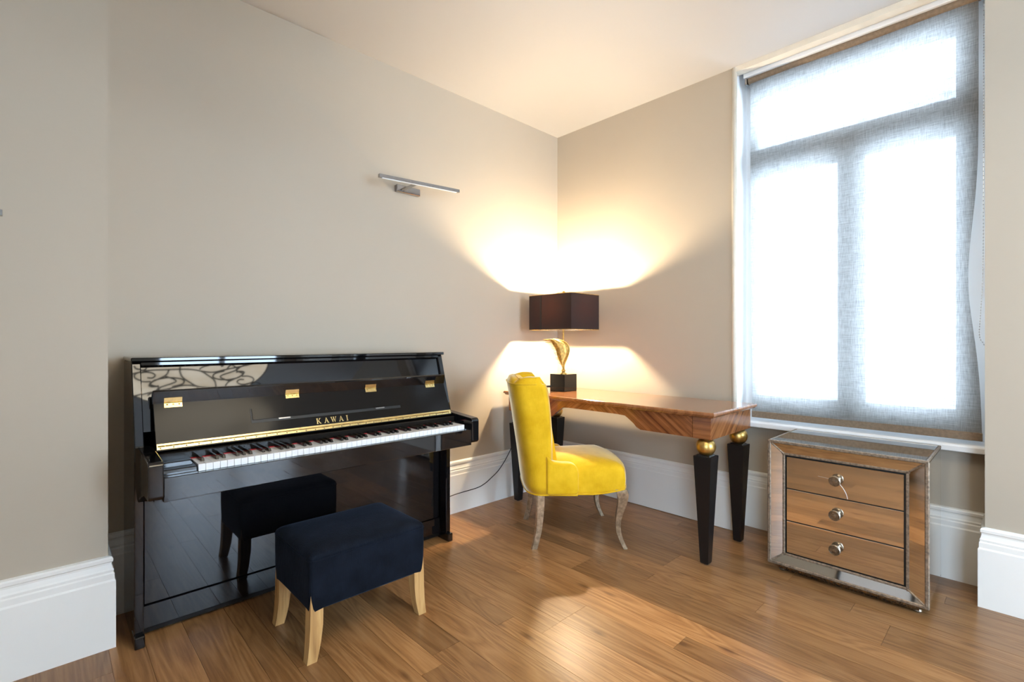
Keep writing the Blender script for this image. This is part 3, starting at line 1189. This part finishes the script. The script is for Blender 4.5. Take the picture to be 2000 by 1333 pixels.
spine = [(1101, 722), (1103, 712), (1108, 700), (1112, 687), (1111, 677), (1105, 669), (1094, 664), (1082, 662)]
edge = [(1099, 721), (1096, 712), (1091, 702), (1088, 692), (1086, 684), (1082, 677), (1078, 670), (1074, 663)]
sp_s = smooth_path([fe(*p) for p in spine], 5)
ed_s = smooth_path([fe(*p) for p in edge], 5)
bm = nb()
rows = []
for a, b in zip(sp_s, ed_s):
    row = []
    for q in range(7):
        u = q / 6
        p = a.lerp(b, u)
        bulge = 0.018 * math.sin(PI * u) + 0.003 * math.sin(22 * u)
        row.append(p - V(math.cos(YAW), math.sin(YAW), 0) * bulge)
    rows.append(row)
front = [[bm.verts.new(p) for p in r] for r in rows]
backv = [[bm.verts.new(p + V(math.cos(YAW), math.sin(YAW), 0) * 0.005) for p in r] for r in rows]
for i in range(len(rows) - 1):
    for q in range(6):
        bm.faces.new((front[i][q], front[i + 1][q], front[i + 1][q + 1], front[i][q + 1]))
        bm.faces.new((backv[i][q], backv[i][q + 1], backv[i + 1][q + 1], backv[i + 1][q]))
    bm.faces.new((front[i][0], backv[i][0], backv[i + 1][0], front[i + 1][0]))
    bm.faces.new((front[i][6], front[i + 1][6], backv[i + 1][6], backv[i][6]))
bm.faces.new(front[0] + backv[0][::-1])
bm.faces.new(front[-1][::-1] + backv[-1])
bmesh.ops.recalc_face_normals(bm, faces=bm.faces[:])
fth = finish('feather', bm, M_GOLDANT, tl, smooth=True, autosm=60)
bm = nb()
add_tube(bm, [p - V(math.cos(YAW), math.sin(YAW), 0) * .002 for p in sp_s], [0.005 - 0.003 * i / len(sp_s) for i in range(len(sp_s))], 8)
finish('quill', bm, M_GOLDANT, fth, smooth=True)
bm = nb()
rnd = random.Random(3)
for i in range(5, len(ed_s)):           # free barbs along the trailing edge
    f = i / len(ed_s)
    e0 = sp_s[i].lerp(ed_s[i], 0.75)
    d = (ed_s[i] - sp_s[i]).normalized()
    tip = ed_s[i] + d * (0.006 + 0.040 * f * f + rnd.uniform(0, .012)) + V(0, 0, 0.010 * f + rnd.uniform(-.004, .004))
    mid = e0.lerp(tip, 0.5) + V(0, 0, -0.004)
    add_tube(bm, smooth_path([e0, mid, tip], 3), [0.0028 * (1 - s / 7) + .0006 for s in range(7)], 6)
finish('barbs', bm, M_GOLDANT, fth, smooth=True)
# shade: open rectangular box, dark outside, gold inside
hx, hy, z0, z1, th = 0.160, 0.203, 1.253, 1.508, 0.003
bm = nb()
for (ox, oy, inx, iny, zz0, zz1) in ((hx, hy, hx - th, hy - th, z0, z1),):
    def loop(a, b, z):
        return [bm.verts.new((LX + i * a, LY + j * b, z)) for i, j in ((-1, -1), (1, -1), (1, 1), (-1, 1))]
    o0, o1, i1, i0 = loop(ox, oy, zz0), loop(ox, oy, zz1), loop(inx, iny, zz1), loop(inx, iny, zz0)
    for A, B in ((o0, o1), (o1, i1), (i1, i0), (i0, o0)):
        for k in range(4):
            bm.faces.new((A[k], A[(k + 1) % 4], B[(k + 1) % 4], B[k]))
bmesh.ops.recalc_face_normals(bm, faces=bm.faces[:])
shade = finish('lamp_shade', bm, M_SHADE, tl)
bm = nb()
for zz in (z0, z1):
    pth = [(LX + i * hx, LY + j * hy, zz) for i, j in ((-1, -1), (1, -1), (1, 1), (-1, 1), (-1, -1))]
    for a, b in zip(pth, pth[1:]):
        add_tube(bm, [a, b], 0.0022, 6)
finish('shade_rim', bm, M_GOLDANT, shade)
bm = nb()
add_tube(bm, [(LX - hx + .002, LY, 1.500), (LX + hx - .002, LY, 1.500)], 0.002, 6)
add_tube(bm, [(LX, LY - hy + .002, 1.500), (LX, LY + hy - .002, 1.500)], 0.002, 6)
finish('shade_spider', bm, M_GOLDANT, shade)
bm = nb()
add_box(bm, LX - hx - 0.0012, LX - hx + .001, LY + 0.078, LY + 0.092, z0 + .002, z1 - .002)
finish('shade_seam', bm, M_CABLE, shade)
bm = nb()
add_lathe(bm, [(0.004, 1.495), (0.004, 1.515), (0.010, 1.518), (0.013, 1.526), (0.012, 1.535), (0.006, 1.542), (0.0, 1.543)], (LX, LY, 0), n=16)
finish('finial', bm, M_GOLDANT, tl, smooth=True, autosm=50)
bm = nb()
add_lathe(bm, [(0.0, 1.386), (0.014, 1.390), (0.024, 1.400), (0.029, 1.418), (0.026, 1.434), (0.016, 1.446), (0.0, 1.450)], (LX, LY, 0), n=20)
finish('bulb', bm, emit('warm_bulb', (1.0, 0.80, 0.54), LAMP_L), tl, smooth=True)
bm = nb()
add_lathe(bm, [(0.013, 1.335), (0.015, 1.345), (0.015, 1.380), (0.012, 1.387)], (LX, LY, 0), n=16)
add_tube(bm, [(BXc, BYc, DZ + 0.49), (LX, LY, 1.337)], 0.006, 8)
finish('bulb_socket', bm, M_GOLDANT, tl, smooth=True, autosm=40)
# power cord along the skirting
bm = nb()
cord = smooth_path([(BXc - 0.068, BYc + 0.066, DZ + 0.030), (BXc - 0.11, BYc + 0.10, DZ + 0.028), (BXc - 0.14, BYc + 0.17, DZ + 0.006), (2.60, DY1 - 0.02, DZ + 0.006), (2.585, DY1 + 0.008, DZ - 0.004), (2.575, DY1 + 0.012, 0.70),
                    (2.555, 2.664, 0.45), (2.522, 2.667, 0.352), (2.420, 2.667, 0.235), (2.329, 2.667, 0.178), (2.260, 2.667, 0.147), (2.186, 2.667, 0.134), (1.984, 2.667, 0.128), (1.85, 2.667, 0.10), (1.76, 2.66, 0.06)], 8)
add_tube(bm, cord, 0.0028, 6)
finish('power_cord', bm, M_CABLE, tl, smooth=True)
bm = nb()
add_tube(bm, [(BXc - 0.066, BYc + 0.060, DZ + 0.030), (BXc - 0.092, BYc + 0.084, DZ + 0.030)], 0.008, 10)
finish('cord_plug', bm, M_CABLE, tl)

# ------------------------------------------------------------------ yellow chair
CH = thing('upholstered_chair', 'yellow velvet low-armed chair with silvered curved legs at the desk', 'chair', (2.33, 1.9275, 0), math.radians(-39.7))


def cpart(name, bm, mat, parent=CH, **k):
    return finish(name, bm, mat, parent, local=True, **k)


def plan_half(W, xr, xf, n=16):
    """outer plan of the back from the near front (y=-W) round the rear to the far front; returns 2n+1 points"""
    pts = []
    D = 0.13                                     # depth of the rounded rear
    xs = xr + D
    m = 5
    for i in range(m):
        pts.append((xf + (xs - xf) * i / m, -W))
    for i in range(2 * n + 1):
        a = -PI / 2 + PI * i / (2 * n)
        s, c = math.sin(a), math.cos(a)
        e = 0.62
        pts.append((xs - D * abs(c) ** e, W * (1 if s > 0 else -1) * abs(s) ** e))
    for i in range(m):
        pts.append((xs + (xf - xs) * (i + 1) / m, W))
    return pts


# back shell: loft upwards, outer and inner wall
bm = nb()
levels = [(0.312, 0.268, -0.298, -0.172), (0.36, 0.272, -0.306, -0.170), (0.46, 0.270, -0.318, -0.168), (0.56, 0.266, -0.332, -0.168), (0.66, 0.262, -0.347, -0.170), (0.76, 0.258, -0.362, -0.176), (0.84, 0.254, -0.375, -0.184), (0.90, 0.250, -0.385, -0.194), (0.925, 0.246, -0.389, -0.204)]
outer, inner = [], []
for z, W, xr, xf in levels:
    o_ = plan_half(W, xr, xf)
    th_ = 0.075
    i_ = plan_half(W - th_ * 0.9, xr + th_, xf + 0.004)
    outer.append([(x_, y_, z) for x_, y_ in o_])
    inner.append([(x_, y_, z) for x_, y_ in i_])
no = len(outer[0])
OV = [[bm.verts.new(p) for p in r] for r in outer]
IV = [[bm.verts.new(p) for p in r] for r in inner]
# padded front edge between outer and inner walls and scalloped crown
for r in range(len(levels) - 1):
    for q in range(no - 1):
        bm.faces.new((OV[r][q], OV[r][q + 1], OV[r + 1][q + 1], OV[r + 1][q]))
        bm.faces.new((IV[r][q], IV[r + 1][q], IV[r + 1][q + 1], IV[r][q + 1]))
MID = []
for r, (z, W, xr, xf) in enumerate(levels):
    row = []
    for sgn in (-1, 1):
        row.append(bm.verts.new((xf + 0.022, sgn * (W - 0.034), z)))
    MID.append(row)
for r in range(len(levels) - 1):
    for e_, q in ((0, 0), (1, no - 1)):
        bm.faces.new((OV[r][q], MID[r][e_], MID[r + 1][e_], OV[r + 1][q]))
        bm.faces.new((MID[r][e_], IV[r][q], IV[r + 1][q], MID[r + 1][e_]))
top_r = len(levels) - 1
CR = []
for q in range(no):
    ox, oy, oz = outer[top_r][q]
    ix, iy, iz = inner[top_r][q]
    u = q / (no - 1)
    lobe = abs(math.sin(PI * 3 * u))
    rise = 0.014 + 0.030 * lobe ** 0.7
    if q < 4:
        rise *= q / 4
    if q > no - 5:
        rise *= (no - 1 - q) / 4
    a1 = bm.verts.new((ox * .8 + ix * .2, oy * .8 + iy * .2, oz + rise * .78))
    a2 = bm.verts.new((ox * .45 + ix * .55, oy * .45 + iy * .55, oz + rise))
    CR.append((OV[top_r][q], a1, a2, IV[top_r][q]))
for q in range(no - 1):
    for s in range(3):
        bm.faces.new((CR[q][s], CR[q + 1][s], CR[q + 1][s + 1], CR[q][s + 1]))
for e_, q in ((0, 0), (1, no - 1)):
    bm.faces.new((CR[q][0], CR[q][1], CR[q][2], CR[q][3], MID[top_r][e_]))
# floor of the shell
for q in range(no - 1):
    bm.faces.new((OV[0][q], IV[0][q], IV[0][q + 1], OV[0][q + 1]))
for e_, q in ((0, 0), (1, no - 1)):
    bm.faces.new((OV[0][q], MID[0][e_], IV[0][q]))
bmesh.ops.recalc_face_normals(bm, faces=bm.faces[:])
back = cpart('backrest', bm, M_YELLOW, smooth=True, autosm=88)
# piping along the rear top edge
bm = nb()
pp = [(x_ - .001, y_, z + .001) for x_, y_, z in outer[top_r]]
add_tube(bm, pp[3:-3], 0.004, 6)
cpart('piping', bm, M_YELLOW, back, smooth=True)
# inner vertical channels
bm = nb()
z_lo, z_hi = 0.50, 0.925
for j in range(5):
    yc = -0.135 + 0.0675 * j
    secs = []
    for z, W, xr, xf in levels[2:]:
        b_ = xr + 0.075 + 0.02 * (abs(yc) / 0.135) ** 2
        ring = []
        for k in range(10):
            a = 2 * PI * k / 10
            ring.append((b_ + 0.028 * math.cos(a), yc + 0.0345 * math.sin(a), z))
        secs.append(ring)
    secs.append([(levels[-1][2] + 0.07 + 0.015 * math.cos(2 * PI * k / 10), yc + 0.02 * math.sin(2 * PI * k / 10), 0.955) for k in range(10)])
    add_sections(bm, secs)
cpart('back_channels', bm, M_YELLOW, back, smooth=True, autosm=60)
# low arms
for sgn in (-1, 1):
    bm = nb()
    outl = [(-0.185, 0.315), (-0.012, 0.312), (-0.006, 0.33), (-0.006, 0.440), (-0.012, 0.462), (-0.028, 0.480), (-0.055, 0.487), (-0.10, 0.488), (-0.150, 0.497), (-0.185, 0.53)]
    yo, yi = sgn * 0.283, sgn * 0.212
    add_prism(bm, outl, 'y', min(yo, yi), max(yo, yi), 0.012, 3)
    cpart('arm', bm, M_YELLOW, smooth=True, autosm=50)
# seat
bm = nb()


def seat_loop(ins, z0_, lift=0.0):
    """plan of the seat with bowed front; the front underside rises"""
    pts = []
    xb, xfr = -0.205, 0.272
    W1, W0 = 0.286 - ins, 0.250 - ins
    n = 12
    for i in range(n + 1):                      # front edge from near (-y) to far (+y)
        u = -1 + 2 * i / n
        e = abs(u) ** 4
        pts.append((xfr - ins + 0.030 * (1 - u * u) - 0.018 * e, W1 * u, z0_))
    m = 8
    for i in range(1, m + 1):
        u = i / m
        pts.append((xfr - ins - 0.018 + (xb + ins - xfr + ins + 0.018) * u, W1 + (W0 - W1) * u, z0_))
    for i in range(1, m):
        u = i / m
        pts.append((xb + ins, W0 * (1 - 2 * u), z0_))
    for i in range(0, m):
        u = i / m
        pts.append((xb + ins + (xfr - ins - 0.018 - xb - ins) * u, -(W0 + (W1 - W0) * u), z0_))
    return pts


def under(p):
    """lift of the lower rim: rises to the front legs, dips again in the middle"""
    x_, y_ = p[0], p[1]
    f = max(0, (x_ - 0.08) / 0.2)
    return 0.036 * min(1, f) ** 1.5


secs = []
for ins, z in ((0.012, 0.309), (0.002, 0.313), (0.0, 0.33), (-0.002, 0.38), (0.0, 0.425), (0.006, 0.448), (0.020, 0.466), (0.050, 0.481), (0.10, 0.493), (0.16, 0.499), (0.20, 0.501)):
    lp = seat_loop(ins, z)
    if z < 0.40:
        lp = [(p[0], p[1], p[2] + under(p) * (1 - (z - 0.309) / 0.1)) for p in lp]
    secs.append(lp)
add_sections(bm, secs)
seat = cpart('seat', bm, M_YELLOW, smooth=True, autosm=70)
bm = nb()
lp = seat_loop(0.0, 0.312)
lp = [(p[0], p[1], p[2] + under(p)) for p in lp]
add_tube(bm, lp + [lp[0]], 0.0045, 6, cap=False)
add_tube(bm, [(-0.012, -0.283, 0.312)] + [(x_, y_, 0.311) for x_, y_, z in outer[0]] + [(-0.012, 0.283, 0.312)], 0.0045, 6)
cpart('rim_piping', bm, M_YELLOW, seat, smooth=True)


def rot_leg(path, hw, mat, nm='leg', dirv=(1, 0)):
    """leg of rectangular section along a path of (forward offset, z); dirv is the splay direction"""
    bm = nb()
    secs = []
    d = Vector((dirv[0], dirv[1], 0)).normalized()
    s = Vector((-d.y, d.x, 0))
    for (bx, by, off, z, a, b) in path:
        c = Vector((bx, by, z)) + d * off
        secs.append([c - d * a - s * b, c + d * a - s * b * .75, c + d * a * 1.15, c + d * a + s * b * .75, c - d * a + s * b])
    add_sections(bm, secs)
    return cpart(nm, bm, mat, smooth=True, autosm=35)


for sgn in (-1, 1):
    # cabriole front leg: bulging knee, waist sweeping back, toe kicked forward
    bx, by = 0.232, sgn * 0.258
    prof = [(-0.012, 0.352, .028, .026), (0.006, 0.335, .031, .028), (0.016, 0.312, .031, .028), (0.018, 0.288, .028, .026), (0.012, 0.25, .024, .0235), (0.0, 0.205, .0195, .020), (-0.008, 0.165, .016, .0175), (-0.010, 0.125, .0135, .0155), (-0.004, 0.085, .012, .0145), (0.008, 0.05, .011, .0135), (0.022, 0.02, .0105, .0135), (0.032, 0.0, .011, .014)]
    rot_leg([(bx, by, o_, z, a, b) for o_, z, a, b in prof], None, M_SILVERLEG, 'leg', (1, sgn * 0.15))
    bx, by = -0.215, sgn * 0.222
    prof = [(0.0, 0.33, .021, .019), (0.0, 0.26, .020, .018), (0.004, 0.18, .018, .017), (0.012, 0.10, .016, .0155), (0.026, 0.04, .015, .0145), (0.038, 0.0, .0145, .0145)]
    rot_leg([(bx, by, o_, z, a, b) for o_, z, a, b in prof], None, M_SILVERLEG, 'leg', (-1, sgn * 0.25))

# ------------------------------------------------------------------ mirrored chest
CX0, CX1, CY0, CY1, CZ0, CZ1 = 2.682, 3.125, 0.281, 0.914, 0.036, 0.664
mc = thing('mirrored_chest', 'aged mirrored chest of three drawers under the window', 'chest', ((CX0 + CX1) / 2, (CY0 + CY1) / 2, 0))
IY0, IY1, IZ0, IZ1, IX = 0.364, 0.836, 0.103, 0.590, 2.7075
RW = 0.016
boxpart('body', (IX + 0.014, CX1, CY0 + .004, CY1 - .004, CZ0 + .004, CZ1 - .008), M_DARKSTEEL, mc)
bm = nb()
add_box(bm, CX0 + RW, CX1 - 0.006, CY0 + 0.0008, CY0 + .004, CZ0 + .012, CZ1 - .012)
finish('side_mirror', bm, M_MIRROR, mc)
bm = nb()
add_box(bm, CX0 + RW, CX1 - 0.006, CY1 - .004, CY1 - 0.0008, CZ0 + .012, CZ1 - .012)
finish('side_mirror', bm, M_MIRROR, mc)
boxpart('top_mirror', (CX0 + 0.012, CX1 - 0.006, CY0 + 0.012, CY1 - 0.012, CZ1 - 0.006, CZ1 + 0.0005), M_MIRROR, mc)
# outer edge beads
bm = nb()
r_ = 0.006


def edge_bar(bm, p, q, h):
    a, b = V(*p), V(*q)
    lo = V(min(a.x, b.x) - h, min(a.y, b.y) - h, min(a.z, b.z) - h)
    hi = V(max(a.x, b.x) + h, max(a.y, b.y) + h, max(a.z, b.z) + h)
    add_box(bm, lo.x, hi.x, lo.y, hi.y, lo.z, hi.z, h * .45)


fx = CX0 + 0.008
for yy in (CY0 + .006, CY1 - .006):
    bm = nb()
    edge_bar(bm, (fx, yy, CZ0 + .008), (fx, yy, CZ1 - .008), 0.008)
    finish('edge_trim', bm, M_TRIM, mc)
    bm = nb()
    edge_bar(bm, (fx + .009, yy, CZ1 - .004), (CX1 - .005, yy, CZ1 - .004), 0.0055)
    finish('edge_trim', bm, M_TRIM, mc)
    bm = nb()
    edge_bar(bm, (CX1 - .004, yy, CZ0 + .006), (CX1 - .004, yy, CZ1 - .012), 0.0045)
    finish('edge_trim', bm, M_TRIM, mc)
for zz in (CZ0 + .008, CZ1 - .006):
    bm = nb()
    edge_bar(bm, (fx, CY0 + .015, zz), (fx, CY1 - .015, zz), 0.0075)
    finish('edge_trim', bm, M_TRIM, mc)
bm = nb()
edge_bar(bm, (CX1 - .004, CY0 + .012, CZ1 - .004), (CX1 - .004, CY1 - .012, CZ1 - .004), 0.005)
finish('edge_trim', bm, M_TRIM, mc)
# sloping mirror frame
oy0, oy1, oz0, oz1, ox = CY0 + 0.013, CY1 - 0.013, CZ0 + 0.014, CZ1 - 0.012, CX0 + 0.006
O_ = [V(ox, oy0, oz0), V(ox, oy1, oz0), V(ox, oy1, oz1), V(ox, oy0, oz1)]
ib = 0.010
I_ = [V(IX - .002, IY0 - ib, IZ0 - ib), V(IX - .002, IY1 + ib, IZ0 - ib), V(IX - .002, IY1 + ib, IZ1 + ib), V(IX - .002, IY0 - ib, IZ1 + ib)]
for k in range(4):
    a, b, c, d = O_[k], O_[(k + 1) % 4], I_[(k + 1) % 4], I_[k]
    back_ = V(0.006, 0, 0)
    bm = nb()
    add_hexa(bm, [a, b, c, d], [a + back_, b + back_, c + back_, d + back_])
    finish('frame_mirror', bm, M_MIRROR, mc)
for k in range(4):
    bm = nb()
    add_tube(bm, [O_[k] - V(.001, 0, 0), I_[k] - V(.001, 0, 0)], 0.004, 6)
    finish('mitre_bead', bm, M_TRIM, mc)
    bm = nb()
    a, b = I_[k], I_[(k + 1) % 4]
    dd = (b - a).normalized() * .004
    edge_bar(bm, tuple(a - V(-.002, 0, 0) - dd), tuple(b - V(-.002, 0, 0) + dd), 0.006)
    finish('inner_bead', bm, M_TRIM, mc)
# drawers
dh = (IZ1 - IZ0 - 0.010) / 3
for k in range(3):
    za = IZ0 + 0.002 + k * (dh + 0.003)
    bm = nb()
    add_box(bm, IX, IX + 0.016, IY0 + .003, IY1 - .003, za, za + dh - .002, 0.0008)
    dr = finish('drawer', bm, M_MIRROR, mc)
    kc = V(IX, 0.620, za + dh * 0.52)
    bm = nb()
    add_lathe(bm, [(0.016, -0.001), (0.016, 0.003), (0.008, 0.006), (0.008, 0.016), (0.020, 0.019), (0.0245, 0.024), (0.0245, 0.029), (0.021, 0.0325), (0.019, 0.030), (0.016, 0.030), (0.0145, 0.0335), (0.012, 0.0335), (0.011, 0.030), (0.0085, 0.030), (0.0075, 0.034), (0.0, 0.0355)], kc, (-1, 0, 0), 24)
    finish('knob', bm, M_KNOB, dr, smooth=True, autosm=35)
    if k == 2:
        bm = nb()
        add_tube(bm, smooth_path([kc + V(-.0008, -.016, -.018), kc + V(-.0008, -.030, -.036), kc + V(-.0008, -.041, -.058), kc + V(-.0008, -.046, -.080)], 4), 0.0010, 5)
        add_tube(bm, [kc + V(-.0006, .020, .0), kc + V(-.0006, .075, .004)], 0.0005, 5)
        finish('glass_crack', bm, M_REVEAL, dr)
# plinth
bm = nb()
add_prism(bm, [(2.722, 0.004), (CX1 - .02, 0.004), (CX1 - .02, CZ0 + .003), (2.702, CZ0 + .003), (2.712, 0.018)], 'y', CY0 + 0.035, CY1 - 0.045)
finish('plinth', bm, M_MIRRORM, mc)
for yy in (CY0 + .045, CY1 - .055):
    for xx in (2.735, CX1 - .04):
        bm = nb()
        add_lathe(bm, [(0.016, 0), (0.018, 0.005), (0.014, 0.012)], (xx, yy, 0), n=14)
        finish('foot', bm, M_KNOB, mc, smooth=True, autosm=40)

# ------------------------------------------------------------------ ceiling light behind the camera (mirrored in the piano)
HC = V(0.98, 0.13, 2.335)
ch = thing('ceiling_light', 'cream glass bowl ceiling light with black iron scrolls mirrored in the piano', 'ceiling lamp', (HC.x, HC.y, H))
bm = nb()
RB = 0.57
add_lathe(bm, [(0.0, 0.0), (RB * .5, 0.006), (RB * .8, 0.020), (RB * .93, 0.040), (RB, 0.07), (RB - .006, 0.07), (RB * .92, 0.046), (RB * .79, 0.026), (RB * .5, 0.012), (0.0, 0.006)], HC, n=56)
M_BOWL = emit('lit_alabaster', (1.0, 0.90, 0.72), 5.0)
nt_ = M_BOWL.node_tree
g_ = N(nt_, 'ShaderNodeNewGeometry')
n_ = N(nt_, 'ShaderNodeTexNoise', Scale=7.0, Detail=4.0)
L(nt_, g_, 'Position', n_, 'Vector')
r_w = ramp(nt_, [(0.3, (0.75, 0.64, 0.46)), (0.65, (1.0, 0.91, 0.74))])
L(nt_, n_, 'Fac', r_w, 'Fac')
L(nt_, r_w, 'Color', nt_.nodes['Principled BSDF'], 'Emission Color')
M_IRON = plain('black_iron', (0.012, 0.011, 0.010), 0.5, 0.3)
finish('glass_bowl', bm, M_BOWL, ch, smooth=True)
bm = nb()
add_tube(bm, [HC + V((RB + .004) * math.cos(a), (RB + .004) * math.sin(a), 0.07) for a in [2 * PI * i / 56 for i in range(57)]], 0.009, 8, cap=False)
finish('iron_ring', bm, M_IRON, ch, smooth=True)
SCROLLS = [[(0.554, 0.26), (0.603, 0.301), (0.726, 0.304), (0.872, 0.299), (0.971, 0.262), (1.046, 0.177), (1.107, 0.09), (1.141, -0.019), (1.149, -0.117)], [(0.971, 0.262), (1.072, 0.234), (1.172, 0.276), (1.319, 0.335), (1.412, 0.389)], [(1.16, 0.247), (1.094, 0.213), (1.086, 0.153), (1.131, 0.108), (1.219, 0.088), (1.298, 0.122), (1.321, 0.172), (1.327, 0.213), (1.294, 0.232), (1.259, 0.218)], [(1.323, 0.14), (1.383, 0.134), (1.435, 0.087), (1.44, 0.021), (1.388, -0.017), (1.329, 0.001), (1.304, 0.047), (1.321, 0.083), (1.353, 0.074)], [(1.457, -0.098), (1.437, -0.057), (1.385, -0.05), (1.374, -0.093)], [(1.388, -0.017), (1.471, 0.017), (1.524, -0.027)], [(0.739, 0.29), (0.726, 0.208), (0.633, 0.084), (0.705, 0.006), (0.641, -0.116)], [(0.727, 0.198), (0.817, 0.102), (0.706, -0.004), (0.776, -0.105)], [(0.962, 0.292), (0.977, 0.329), (1.024, 0.354)], [(1.076, 0.36), (1.131, 0.347), (1.117, 0.328)], [(1.172, 0.276), (1.186, 0.343), (1.235, 0.375)], [(0.861, 0.374), (0.904, 0.365), (0.937, 0.367)], [(0.579, 0.383), (0.611, 0.368), (0.64, 0.379)]]
for turn in (1, -1):
    for cpts in SCROLLS:
        P_ = [V(HC.x + turn * (p[0] - HC.x), HC.y + turn * (p[1] - HC.y), 2.330) for p in cpts]
        bm = nb()
        add_tube(bm, smooth_path(P_, 5), 0.0065, 6)
        finish('iron_scroll', bm, M_IRON, ch, smooth=True)
for k in range(3):
    a0 = 2 * PI * k / 3 + 0.5
    bm = nb()
    add_tube(bm, [HC + V(RB * math.cos(a0), RB * math.sin(a0), 0.07), V(HC.x, HC.y, H - 0.06)], 0.004, 6)
    finish('suspension_rod', bm, M_IRON, ch)
bm = nb()
add_lathe(bm, [(0.07, -0.02), (0.07, 0.0)], (HC.x, HC.y, H), n=20)
add_lathe(bm, [(0.015, -0.07), (0.05, -0.02)], (HC.x, HC.y, H), n=16)
finish('ceiling_rose', bm, M_IRON, ch)

# framed picture on the far wall, mirrored in the lower edge of the chest
fp = thing('framed_picture', 'dark framed white picture on the far wall mirrored in the chest', 'picture', (XB, 1.55, 1.75))
for d_ in ((0.98, 1.02, 1.75, 2.60), (1.80, 1.84, 1.75, 2.60), (1.02, 1.80, 1.75, 1.80), (1.02, 1.80, 2.55, 2.60)):
    boxpart('frame_bar', (XB, XB + 0.03, *d_), M_BLACKSAT, fp, 0.003)
boxpart('picture_sheet', (XB, XB + 0.012, 1.02, 1.80, 1.80, 2.55), M_REVEAL, fp)
